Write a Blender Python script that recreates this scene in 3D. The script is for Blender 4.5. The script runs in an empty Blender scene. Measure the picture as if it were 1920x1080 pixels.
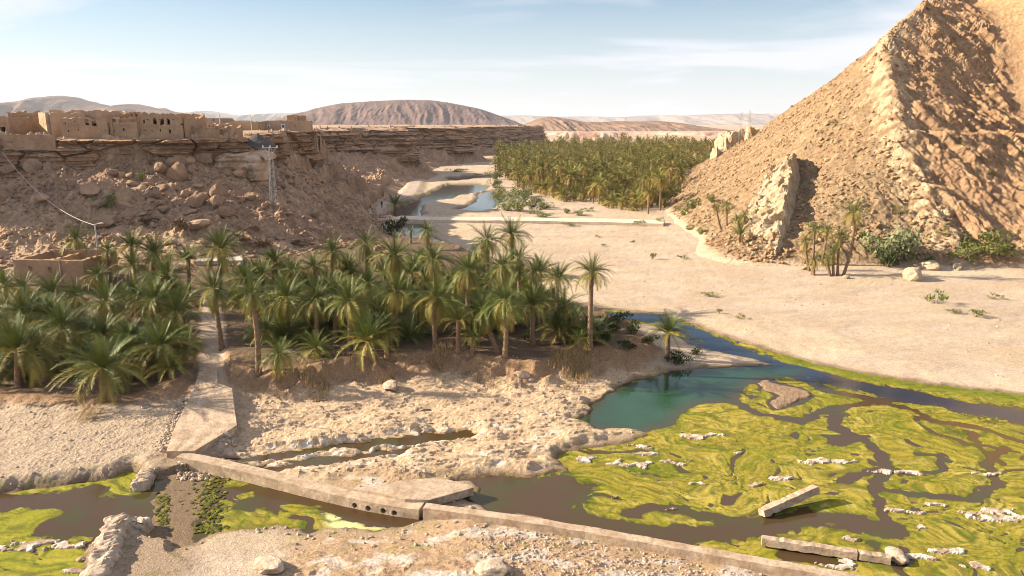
import bpy, math, random
import numpy as np
from mathutils import Vector, Matrix, Euler, Quaternion

R = math.radians
SC = bpy.context.scene
COL = SC.collection

# ------------------------------------------------------------------ camera, sky, sun, exposure
CAMZ = 22.0
FPX = 1400.0                      # focal length in pixels of a 1920 wide picture
PITCH = math.atan((540 - 232) / FPX)
cd = bpy.data.cameras.new('camera')
cam = bpy.data.objects.new('camera', cd)
COL.objects.link(cam)
cam.location = (0, 0, CAMZ)
cam.rotation_euler = (R(90) - PITCH, 0, 0)
cd.sensor_width = 36.0
cd.lens = 36.0 * FPX / 1920.0
cd.clip_start = 0.5
cd.clip_end = 40000
SC.camera = cam

SUN_EL, SUN_BACK = R(25), R(7)     # sun low on the left, a little behind the picture plane
SUND = Vector((-math.cos(SUN_EL) * math.cos(SUN_BACK), math.cos(SUN_EL) * math.sin(SUN_BACK), math.sin(SUN_EL)))
sl = bpy.data.lights.new('sun', 'SUN')
sl.energy = 5.0
sl.angle = R(0.5)
sl.color = (1.0, 0.87, 0.67)
so = bpy.data.objects.new('sun', sl)
COL.objects.link(so)
so.rotation_euler = SUND.to_track_quat('Z', 'Y').to_euler()
so.location = (-200, 40, 120)

W = bpy.data.worlds.new('World')
SC.world = W
W.use_nodes = True


def build_world():
    nt = W.node_tree
    N, L = nt.nodes, nt.links
    N.clear()
    out = N.new('ShaderNodeOutputWorld')
    bg = N.new('ShaderNodeBackground')
    bg.inputs['Strength'].default_value = 0.050
    L.new(bg.outputs[0], out.inputs[0])
    sky = N.new('ShaderNodeTexSky')
    sky.sky_type = 'NISHITA'
    sky.sun_disc = False
    sky.sun_elevation = SUN_EL
    sky.sun_rotation = math.atan2(SUND.x, SUND.y)
    sky.altitude = 900
    sky.air_density = 1.25
    sky.dust_density = 0.05
    sky.ozone_density = 3.5
    tc = N.new('ShaderNodeTexCoord')
    sep = N.new('ShaderNodeSeparateXYZ')
    L.new(tc.outputs['Generated'], sep.inputs[0])
    # a flat layer of thin cirrus: direction divided by its height gives the point on the layer
    ad = N.new('ShaderNodeMath'); ad.operation = 'ADD'; ad.inputs[1].default_value = 0.13
    ab = N.new('ShaderNodeMath'); ab.operation = 'ABSOLUTE'
    L.new(sep.outputs['Z'], ab.inputs[0]); L.new(ab.outputs[0], ad.inputs[0])
    dx = N.new('ShaderNodeMath'); dx.operation = 'DIVIDE'
    dy = N.new('ShaderNodeMath'); dy.operation = 'DIVIDE'
    L.new(sep.outputs['X'], dx.inputs[0]); L.new(ad.outputs[0], dx.inputs[1])
    L.new(sep.outputs['Y'], dy.inputs[0]); L.new(ad.outputs[0], dy.inputs[1])
    cx = N.new('ShaderNodeCombineXYZ')
    L.new(dx.outputs[0], cx.inputs[0]); L.new(dy.outputs[0], cx.inputs[1])
    mp = N.new('ShaderNodeMapping')
    mp.inputs['Rotation'].default_value = (0, 0, R(20))
    mp.inputs['Scale'].default_value = (0.45, 0.75, 1)
    mp.inputs['Location'].default_value = (3.7, 1.2, 0)
    L.new(cx.outputs[0], mp.inputs[0])
    n1 = N.new('ShaderNodeTexNoise')
    n1.inputs['Scale'].default_value = 1.0
    n1.inputs['Detail'].default_value = 6
    n1.inputs['Roughness'].default_value = 0.52
    n1.inputs['Distortion'].default_value = 0.7
    L.new(mp.outputs[0], n1.inputs['Vector'])
    rp = N.new('ShaderNodeMapRange')
    rp.inputs['From Min'].default_value = 0.38
    rp.inputs['From Max'].default_value = 0.63
    rp.inputs['To Max'].default_value = 0.95
    L.new(n1.outputs['Fac'], rp.inputs['Value'])
    # the layer is seen through ever more veil towards the horizon
    hz = N.new('ShaderNodeMapRange')
    hz.inputs['From Min'].default_value = 0.0
    hz.inputs['From Max'].default_value = 0.16
    hz.inputs['To Min'].default_value = 0.86
    hz.inputs['To Max'].default_value = 0.10
    L.new(ab.outputs[0], hz.inputs['Value'])
    mxx = N.new('ShaderNodeMath'); mxx.operation = 'MAXIMUM'
    L.new(rp.outputs[0], mxx.inputs[0]); L.new(hz.outputs[0], mxx.inputs[1])
    mix = N.new('ShaderNodeMix'); mix.data_type = 'RGBA'
    L.new(mxx.outputs[0], mix.inputs['Factor'])
    L.new(sky.outputs[0], mix.inputs[6])
    mix.inputs[7].default_value = (7.4, 7.4, 8.0, 1)
    L.new(mix.outputs[2], bg.inputs['Color'])


build_world()
vs = SC.view_settings
vs.view_transform = 'Standard'
vs.look = 'None'
vs.exposure = 1.42
vs.gamma = 1.0
vs.use_curve_mapping = False
SC.cycles.use_denoising = True
SC.cycles.filter_width = 1.0
SC.cycles.max_bounces = 6
SC.cycles.diffuse_bounces = 1
SC.cycles.transparent_max_bounces = 6

rng = np.random.default_rng(11)
random.seed(7)

# ------------------------------------------------------------------ noise
_perm = np.random.default_rng(5).permutation(256)
_perm = np.concatenate([_perm, _perm, _perm])
_ga = np.random.default_rng(6).random(256) * 2 * np.pi
_gx, _gy = np.cos(_ga), np.sin(_ga)


def pn(x, y, seed=0):
    xi = np.floor(x).astype(np.int64); yi = np.floor(y).astype(np.int64)
    xf = x - xi; yf = y - yi
    X = (xi + seed * 37) & 255; Y = (yi + seed * 91) & 255
    u = xf * xf * xf * (xf * (xf * 6 - 15) + 10)
    v = yf * yf * yf * (yf * (yf * 6 - 15) + 10)
    def g(ix, iy, dx, dy):
        h = _perm[_perm[ix] + iy]
        return _gx[h] * dx + _gy[h] * dy
    a = g(X, Y, xf, yf); b = g((X + 1) & 255, Y, xf - 1, yf)
    c = g(X, (Y + 1) & 255, xf, yf - 1); d = g((X + 1) & 255, (Y + 1) & 255, xf - 1, yf - 1)
    return 1.5 * ((a + u * (b - a)) * (1 - v) + (c + u * (d - c)) * v)


def fbm(x, y, o=4, seed=0, lac=2.03, gain=0.5):
    s = 0; a = 1; t = 0
    for i in range(o):
        s = s + a * pn(x, y, seed + i); t += a
        x = x * lac + 13.7; y = y * lac + 7.3; a *= gain
    return s / t * 1.25


def ridged(x, y, o=4, seed=0, gain=0.55):
    s = 0; a = 1; t = 0
    for i in range(o):
        s = s + a * (1 - 2 * np.abs(pn(x, y, seed + i))); t += a
        x = x * 2.03 + 3.1; y = y * 2.03 + 17.3; a *= gain
    return s / t


def pn3(x, y, z, seed=0):
    return 0.6 * (pn(x + z * 0.71, y - z * 0.53, seed) + pn(y + 9.1, z + x * 0.37, seed + 3) + pn(z + 4.7, x - y * 0.41, seed + 5))


def worley(x, y, seed=0):
    """distance to the nearest and second nearest feature point, and a per-cell random"""
    xi = np.floor(x).astype(np.int64); yi = np.floor(y).astype(np.int64)
    d1 = np.full(x.shape, 9.0); d2 = np.full(x.shape, 9.0); idv = np.zeros(x.shape)
    for ox in (-1, 0, 1):
        for oy in (-1, 0, 1):
            cx_ = xi + ox; cy_ = yi + oy
            h = _perm[_perm[(cx_ + seed * 13) & 255] + ((cy_ + seed * 29) & 255)]
            h2 = _perm[h + 71]
            d = np.hypot(cx_ + h / 256.0 - x, cy_ + h2 / 256.0 - y)
            nearer = d < d1
            d2 = np.where(nearer, d1, np.minimum(d2, d))
            idv = np.where(nearer, _perm[h + 133] / 256.0, idv)
            d1 = np.where(nearer, d, d1)
    return d1, d2, idv


def sstep(a, b, x):
    t = np.clip((x - a) / (b - a), 0, 1)
    return t * t * (3 - 2 * t)


def lerp(a, b, t):
    return a + (b - a) * t


# ------------------------------------------------------------------ surveying: where a sight line meets a level or a distance
CP, SP_ = math.cos(PITCH), math.sin(PITCH)


def ray(px, py):
    a, b = (px - 960) / FPX, (540 - py) / FPX
    return a, CP + b * SP_, -SP_ + b * CP


def P(px, py, z=0.0):
    dx, dy, dz = ray(px, py)
    t = (z - CAMZ) / dz
    return (dx * t, dy * t, z)


def PD(px, py, D):
    dx, dy, dz = ray(px, py)
    t = D / dy
    return (dx * t, D, CAMZ + dz * t)


def PP(pts, z=0.0):
    return np.array([P(a, b, z)[:2] for a, b in pts])


def sdf(poly, x, y, margin=4.0):
    """signed distance to a closed outline, negative inside; clipped to margin away from its box"""
    x0, y0 = poly.min(0) - margin; x1, y1 = poly.max(0) + margin
    out = np.full(x.shape, float(margin))
    m = (x > x0) & (x < x1) & (y > y0) & (y < y1)
    if not m.any():
        return out
    X, Y = x[m], y[m]
    d = np.full(X.shape, 1e9); s = np.ones(X.shape)
    n = len(poly)
    for i in range(n):
        ax, ay = poly[i]; bx, by = poly[(i + 1) % n]
        ex, ey = bx - ax, by - ay
        wx, wy = X - ax, Y - ay
        t = np.clip((wx * ex + wy * ey) / (ex * ex + ey * ey + 1e-12), 0, 1)
        d = np.minimum(d, (wx - ex * t) ** 2 + (wy - ey * t) ** 2)
        c1 = Y >= ay; c2 = Y < by; c3 = ex * wy > ey * wx
        s = np.where((c1 & c2 & c3) | (~c1 & ~c2 & ~c3), -s, s)
    out[m] = np.minimum(s * np.sqrt(d), margin)
    return out


def pline(pts, x, y, margin=8.0):
    """distance to an open line and the 0..n position along it"""
    pts = np.asarray(pts, float)[:, :2]
    out = np.full(x.shape, float(margin)); pos = np.zeros(x.shape)
    m = (x > pts[:, 0].min() - margin) & (x < pts[:, 0].max() + margin) & (y > pts[:, 1].min() - margin) & (y < pts[:, 1].max() + margin)
    if not m.any():
        return out, pos
    X, Y = x[m], y[m]
    d = np.full(X.shape, 1e9); q = np.zeros(X.shape)
    for i in range(len(pts) - 1):
        ax, ay = pts[i]; bx, by = pts[i + 1]
        ex, ey = bx - ax, by - ay
        t = np.clip(((X - ax) * ex + (Y - ay) * ey) / (ex * ex + ey * ey + 1e-12), 0, 1)
        dd = np.hypot(X - ax - ex * t, Y - ay - ey * t)
        near = dd < d
        q = np.where(near, i + t, q); d = np.where(near, dd, d)
    out[m] = np.minimum(d, margin); pos[m] = q
    return out, pos


# ------------------------------------------------------------------ outlines of the valley floor
RIVER = PP([(1130, 580), (1200, 585), (1290, 605), (1340, 625), (1400, 645), (1500, 675), (1600, 698), (1700, 715), (1800, 728), (1960, 747),
            (2200, 770), (2200, 1250), (1680, 1100), (1500, 1065), (1300, 1028), (1100, 988), (950, 958), (860, 940), (900, 925), (885, 905), (840, 900),
            (900, 893), (960, 892), (1010, 893), (1062, 882), (1045, 862), (1060, 848), (1130, 838), (1215, 818), (1180, 806), (1120, 800), (1085, 790),
            (1110, 765), (1128, 745), (1190, 715), (1260, 698), (1320, 690), (1400, 688), (1448, 684), (1380, 668), (1320, 655), (1285, 640),
            (1232, 612), (1160, 602), (1090, 596), (1020, 575), (960, 540), (890, 500), (853, 480), (807, 467), (780, 453), (763, 447), (755, 425),
            (763, 416), (787, 418), (800, 438), (813, 446), (847, 461), (873, 476), (930, 505), (1010, 545), (1080, 572)])
LRIVER = PP([(-200, 960), (-80, 940), (0, 926), (60, 918), (130, 909), (200, 902), (235, 886), (270, 893), (330, 893), (385, 885), (440, 893), (500, 900),
             (545, 915), (620, 925), (700, 945), (780, 960), (802, 970), (760, 985), (690, 995), (560, 990), (470, 993), (400, 1000), (350, 1022),
             (300, 1012), (270, 980), (215, 985), (165, 1040), (140, 1090), (130, 1200), (-200, 1250)])
FARW = [PP([(743, 407), (760, 385), (780, 377), (807, 371), (820, 362), (847, 348), (880, 346), (908, 349), (895, 358), (847, 367), (830, 373), (797, 378), (772, 385), (773, 404)]),
        PP([(927, 360), (908, 363), (912, 375), (893, 388), (872, 392), (893, 395), (910, 390), (916, 383), (930, 380), (927, 372)]),
        PP([(850, 334), (900, 329), (925, 326), (925, 330), (890, 334), (850, 338)])]
SHELFPOOL = PP([(420, 866), (520, 848), (640, 830), (760, 815), (872, 812), (882, 822), (800, 840), (760, 852), (680, 866), (600, 878), (500, 886), (430, 878)])
BANK = PP([(418, 700), (470, 712), (540, 716), (620, 700), (700, 690), (760, 684), (850, 680), (910, 692), (980, 700), (1060, 690), (1130, 676),
           (1190, 668), (1215, 650), (1180, 615), (1120, 592), (1050, 570), (960, 530), (870, 490), (800, 470), (740, 470), (650, 480), (400, 480), (-200, 480),
           (-300, 620), (-200, 740), (0, 742), (150, 748), (250, 742), (330, 738), (350, 690), (420, 690)], 1.2)
SHELF = PP([(445, 870), (430, 800), (440, 740), (520, 735), (700, 710), (900, 715), (1060, 700), (1200, 690), (1260, 700), (1130, 745), (1085, 790), (1215, 815), (1060, 850), (1062, 882), (900, 893), (840, 905), (700, 890), (560, 905)])
POOL = PP([(1075, 795), (1125, 740), (1190, 712), (1260, 695), (1330, 688), (1430, 684), (1500, 690), (1530, 702), (1420, 712), (1385, 735), (1372, 752), (1310, 757), (1275, 780), (1262, 797), (1200, 812), (1120, 805)])
PATHPX = [(395, 560, 2.4), (397, 600, 2.2), (399, 640, 1.9), (396, 690, 1.6), (390, 735, 1.35), (383, 785, 1.15), (360, 838, 0.95)]
PATHW = np.array([P(a, b, c) for a, b, c in PATHPX])
FARTRACK = [(640, 500, 3), (600, 478, 3.2), (705, 437, 1.6), (712, 415, 1.4), (709, 395, 1.3), (722, 378, 1.25), (765, 362, 1.2), (777, 345, 1.2), (777, 325, 1.2)]
FARTRACKW = np.array([P(a, b, c) for a, b, c in FARTRACK[2:]])


def ground_fields(x, y):
    """height of the valley floor and the masks its colour follows"""
    f = {}
    wx = x + 0.6 * fbm(x * 0.5, y * 0.5, 2, 1) + 0.10 * fbm(x * 1.7, y * 1.7, 2, 2)
    wy = y + 0.6 * fbm(x * 0.5, y * 0.5, 2, 7) + 0.10 * fbm(x * 1.7, y * 1.7, 2, 8)
    dR = sdf(RIVER, wx, wy, 12); dL = sdf(LRIVER, wx, wy, 8)
    dF = np.full(x.shape, 12.0)
    for q in FARW:
        dF = np.minimum(dF, sdf(q, x + 0.9 * fbm(x * .22, y * .22, 2, 3), y + 2.2 * fbm(x * .2, y * .12, 2, 4), 14))
    dB = sdf(BANK, wx, wy, 10); dS = sdf(SHELF, wx, wy, 5)
    dist = np.hypot(x, y)
    low = fbm(x * 0.035, y * 0.035, 4, 20)
    h = 0.55 + 0.22 * low + 0.03 * fbm(x * .9, y * .9, 3, 22)
    h = h + 1.0 * sstep(25, 60, x) * sstep(70, 130, y)
    h = h + 2.0 * sstep(250, 800, dist)
    # old flood channels on the sand plain
    fl = ridged(x * 0.05 + 3, y * 0.13, 3, 25)
    h = h - 0.12 * sstep(0.35, 0.8, fl) * sstep(40, 70, y)
    # gravel flat on the left: pebbly and a little higher
    lf = sstep(-14, -19, x) * sstep(62, 56, y)
    d1, d2, idv = worley(x * 3.6, y * 3.6, 4)
    shr = sstep(.3, 2.0, np.minimum(dR, dL))
    h = h + lf * (0.18 + 0.07 * shr * np.clip(0.75 - d1 * 1.6, 0, 1) * (0.4 + idv) + 0.12 * fbm(x * .5, y * .5, 3, 29))
    # rock shelf: ledges, slabs and pits
    rk = sstep(0.8, -0.8, dS)
    n = fbm(x * 0.22 + 0.3 * y * .3, y * 0.5, 5, 31, gain=0.5)
    led = n * 4.5; led = (np.floor(led) + sstep(0.72, 1.0, led - np.floor(led))) / 4.5
    h = h + rk * (0.50 * led + 0.10 * n + (.35 + .65 * shr) * (0.045 * ridged(x * 0.8, y * 1.5, 3, 33) + 0.028 * fbm(x * 2.6, y * 3.4, 3, 36)) - .14)
    sq = x + .8 * fbm(x * .5, y * .9, 3, 41); sr = y + .7 * fbm(x * .35, y * .8, 3, 44)
    dSP = np.minimum(pline(PP([(420, 866), (500, 858), (580, 848), (640, 838), (700, 832)]), sq, sr, 4)[0] - .38, pline(PP([(690, 836), (760, 826), (820, 818), (872, 816)]), sq, sr, 4)[0] - .70)
    dSP = np.minimum(dSP, pline(PP([(470, 882), (560, 872), (640, 862), (720, 852), (760, 846)]), sq, sr, 4)[0] - .42)
    dSP = np.minimum(dSP + .30 * fbm(x * 1.1, y * 1.9, 3, 47), 3)
    # crusty wet foreground right at the bottom
    fg = sstep(45.5, 43, y + 0.18 * x * (x > 0)) * sstep(-13, -10, x) * sstep(0.2, 0.9, np.minimum(dR, dL))
    d1b, d2b, idb = worley(x * 1.9 + 0.5 * fbm(x, y, 2, 50), y * 3.0, 9)
    rip = np.sin((y * .75 + x * .35) * 11 + 4 * fbm(x * .4, y * .4, 3, 55)) * sstep(.05, -.3, fbm(x * .35, y * .5, 3, 54))
    h = h + fg * (.022 * rip + 0.10 * ridged(x * 0.8, y * 1.1, 4, 52) + 0.15 * np.clip(0.7 - d1b * 1.3, 0, 1) * sstep(0.0, 0.35, fbm(x * .35, y * .5, 3, 54)))
    dw_, _ = pline(PP([(796, 952), (950, 972), (1250, 1023), (1560, 1078), (1760, 1116)]), x, y, 5)
    below = (x > P(770, 950)[0]) & (y < np.interp(x, *PP([(700, 935), (796, 952), (950, 972), (1250, 1023), (1560, 1078), (1760, 1116)]).T))
    h = np.where(below, np.maximum(h, .62 * sstep(4.0, .3, dw_) + .05 * fbm(x * 1.2, y * 1.2, 3, 58)), h)
    # earth bank under the palms with a broken scarp
    bk = sstep(1.3, -.9, dB + .9 * fbm(x * .45, y * .45, 3, 59))
    bz = 2.05 + 0.35 * fbm(x * 0.12, y * 0.12, 3, 60) + 0.07 * fbm(x * 1.2, y * 1.2, 3, 62)
    bz = bz - 0.95 * sstep(-26, -31, x) * sstep(72, 66, y) + 1.6 * sstep(88, 104, y)
    h = lerp(h, bz, bk)
    h = h + 0.3 * sstep(3.5, 0, dB) * (1 - bk) * sstep(.5, 3, dR) + 0.12 * fbm(x * .8, y * .8, 2, 66) * sstep(3.5, .5, np.abs(dB))
    shore = np.minimum(dR, dL)
    h = np.where(h > .12, lerp(.12, h, sstep(0.0, lerp(lerp(5.0, 1.1, np.maximum(rk, lf)), 1.6, bk), shore)), h)
    # concrete track: the ground is cut to it
    dp, pp = pline(PATHW, x, y, 5)
    pz = np.interp(pp, np.arange(len(PATHW)), PATHW[:, 2])
    pw = np.interp(pp, [0, 3, 4, 6], [1.5, 1.6, 2.2, 2.5])
    h = lerp(h, pz - 0.22, sstep(pw, pw - 1.0, dp))
    # the far track along the foot of the hill
    dt, tp = pline(FARTRACKW, x, y, 9)
    tz = np.interp(tp, np.arange(len(FARTRACKW)), FARTRACKW[:, 2])
    h = lerp(h, tz, sstep(5.0, 1.6, dt))
    # water: beds under level zero
    wetR = sstep(0.4, -0.6, dR); wetL = sstep(0.35, -0.5, dL)
    bed = -0.20 + 0.05 * fbm(x * .8, y * .8, 3, 70)
    bed = bed - 0.9 * sstep(0.5, -1.5, sdf(POOL, x, y, 3))
    # salt crusted rock backs in the river
    isl = np.full(x.shape, -1.0); ISN = 0.75 * fbm(x * 1.2, y * 1.6, 4, 77) - .12
    for (a, b, rx, ry) in ISLES:
        ix, iy, _ = P(a, b, 0.1)
        k = ix * 0
        e = 1 - np.hypot((wx - ix) / rx, (wy - iy) / ry)
        isl = np.maximum(isl, e + ISN)
    isl = sstep(0.0, 0.45, isl)
    rough = 0.01 + 0.09 * isl * (0.8 + 0.6 * ridged(x * .9, y * 1.3, 3, 79)) + .05 * fbm(x * 2.2, y * 2.6, 3, 78)
    h = lerp(h, bed, np.maximum(wetR, wetL))
    h = np.where(np.maximum(wetR, wetL) > 0, lerp(h, rough, isl * np.maximum(wetR, wetL)), h)
    # gravel island by the pool
    gi = sstep(0.3, -0.5, sdf(PP([(1412, 716), (1440, 712), (1500, 728), (1525, 742), (1500, 758), (1450, 768), (1440, 755), (1455, 742)]), wx, wy, 3))
    h = lerp(h, 0.10 + 0.04 * fbm(x * 3, y * 3, 2, 81), gi)
    wetF = sstep(4.0, 1.6, dF)
    h = lerp(h, -0.15, wetF)
    h = np.where(dSP < 2.3, lerp(h, np.minimum(h, -0.05 + 0.06 * fbm(x * .9, y * 2.2, 2, 83)), sstep(.9, -0.1, dSP)), h)
    # muddy ford
    df, _ = pline(PP([(352, 870), (345, 920), (330, 970), (305, 1030), (285, 1100)]), x, y, 5)
    fd = sstep(2.5, 1.2, df + .5 * fbm(x * .7, y * .7, 3, 84))
    h = lerp(h, np.where(dL < 0.3, 0.015 + 0.035 * fbm(x * 1.1, y * 1.1, 3, 85), np.minimum(h, 0.5)), fd)
    h = np.where(dist > 700, h + 1.5 * sstep(700, 1400, dist), h)
    f.update(dR=dR, dL=dL, dB=dB, dS=dS, dF=dF, rk=rk, lf=lf, fg=fg, bk=bk, isl=isl * np.maximum(wetR, wetL), gi=gi, dSP=dSP, fd=fd, dp=dp, dt=dt,
             wet=np.maximum(np.maximum(wetR, wetL), wetF), led=n, idv=idv, d1=d1, fl=fl)
    return h, f


ISLES = [(1305, 815, 2.3, .65), (1545, 862, 2.9, .55), (1470, 897, 1.7, .45), (1415, 905, .8, .45), (1870, 965, 3.0, 1.2), (1795, 1035, 1.9, .6), (1720, 1042, 1.6, .5),
         (1260, 862, 1.6, .5), (1215, 850, 1.2, .5), (1210, 868, 1.4, .4), (1660, 885, 1.2, .3), (1715, 887, 1.5, .35), (1740, 990, .9, .3), (1690, 958, 1.5, .3),
         (1270, 905, .8, .3), (1150, 930, .6, .25), (1260, 953, .5, .25), (75, 1020, 3.0, .8), (140, 1070, .9, .4), (1590, 1055, 2.0, .5), (1830, 1060, 1.3, .4), (1375, 843, .9, .25),
         (1160, 870, 1.6, .5), (1100, 858, 1.2, .45), (1200, 835, 1.8, .5), (1310, 902, .7, .25), (1600, 1010, 1.0, .3), (1850, 885, 1.2, .3), (1760, 948, 1.3, .3)]

C = lambda r, g, b: np.array([r, g, b])


def ground_colour(x, y, h, f):
    def put(c, col, m):
        return c + (np.asarray(col) - c) * np.clip(m, 0, 1)[:, None]
    n1 = fbm(x * .11, y * .11, 4, 100); n2 = fbm(x * 1.3, y * 1.3, 4, 104); n3 = fbm(x * 5.1, y * 5.1, 2, 108)
    c = np.zeros((len(x), 3)) + C(.45, .34, .225)
    c = put(c, C(.51, .395, .275), sstep(-.1, .5, n1))
    c = put(c, C(.46, .36, .29), sstep(.2, .75, f['fl']) * .6)          # greyer gravel in flood channels
    c = put(c, C(.40, .27, .17), sstep(-.1, -.6, n1) * .5)
    br = ridged(x * .035 + .25 * n1, y * .11, 4, 112)
    c = put(c, C(.40, .30, .22), sstep(.35, .75, br) * .55)
    c = put(c, C(.54, .41, .29), sstep(.2, -.3, br) * .5)
    far = sstep(300, 700, np.hypot(x, y))
    c = put(c, C(.46, .30, .20), far * .7)
    c = put(c, C(.42, .315, .22), f['lf'] * .9)
    c = put(c, C(.30, .22, .17), f['lf'] * sstep(.45, .7, f['d1']) * .7)
    c = put(c, C(.50, .36, .235), f['rk'])
    c = put(c, C(.33, .21, .125), f['rk'] * sstep(.0, .5, n2) * .6)
    c = put(c, C(.66, .54, .44), f['rk'] * sstep(.15, .55, fbm(x * .5, y * .9, 4, 115)) * sstep(56, 48, y) * .8)
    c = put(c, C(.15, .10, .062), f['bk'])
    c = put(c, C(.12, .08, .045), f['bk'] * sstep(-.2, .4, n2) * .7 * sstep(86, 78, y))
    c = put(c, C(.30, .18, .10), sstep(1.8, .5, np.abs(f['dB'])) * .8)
    c = put(c, C(.36, .23, .13), f['fg'] * .8)
    c = put(c, C(.52, .43, .36), f['fg'] * sstep(-.02, .28, fbm(x * .4, y * .7, 4, 118)) * .85)
    c = put(c, C(.20, .19, .04), f['fg'] * sstep(.25, .5, fbm(x * .9, y * 1.1, 3, 119)) * .5)
    # wet margin of every water edge
    dw = np.minimum(np.minimum(f['dR'], f['dL']), np.minimum(f['dF'] * .5, f['dSP'] + .45))
    c = put(c, C(.17, .11, .065), sstep(.9, .05, dw) * (1 - f['isl']) * .85)
    c = put(c, C(.20, .18, .05), sstep(2.2, .6, dw) * sstep(.1, .5, n2) * .5 * (1 - f['bk']))
    c = put(c, C(.12, .075, .045), f['wet'] * (1 - f['isl']))
    # pale salt crust
    c = put(c, C(.62, .53, .45), f['isl'] * sstep(-.15, .3, n2) * sstep(.0, .06, h))
    c = put(c, C(.36, .26, .18), f['isl'] * sstep(.0, -.4, n2) * .8)
    c = put(c, C(.70, .63, .56), f['rk'] * sstep(.75, .35, f['dSP']) * sstep(-.05, .35, n2) * sstep(.02, .08, h) * .8)
    c = put(c, C(.24, .15, .05), sstep(.4, -.1, f['dSP']) * sstep(.10, .02, h))
    c = put(c, C(.27, .18, .115), f['gi'])
    c = put(c, C(.24, .165, .11), f['fd'] * .6)
    c = put(c, C(.13, .12, .03), f['fd'] * sstep(.1, .45, n2) * .5)
    for off in (-.9, .9):
        tw = pline(PP([(1256, 424), (1290, 455), (1318, 490), (1352, 528), (1400, 552)], .8) + np.array([off, 0]), x, y, 3)[0]
        c = put(c, C(.54, .42, .31), sstep(.4, .15, tw) * .35)
    c = put(c, C(.40, .31, .25), sstep(2.6, 1.2, f['dt']))
    c = put(c, C(.44, .33, .24), sstep(1.5, .7, f['dp']))
    # algae film on the far shoals
    fa = sstep(5, 1, f['dF']) * sstep(.15, .4, fbm(x * .15, y * .09, 3, 122))
    c = put(c, C(.21, .22, .03), fa * .9)
    c = c * (1 + .16 * n2 + .13 * n3)[:, None]
    return np.clip(c, .01, .9)


# ------------------------------------------------------------------ materials
MATS = {}


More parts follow.
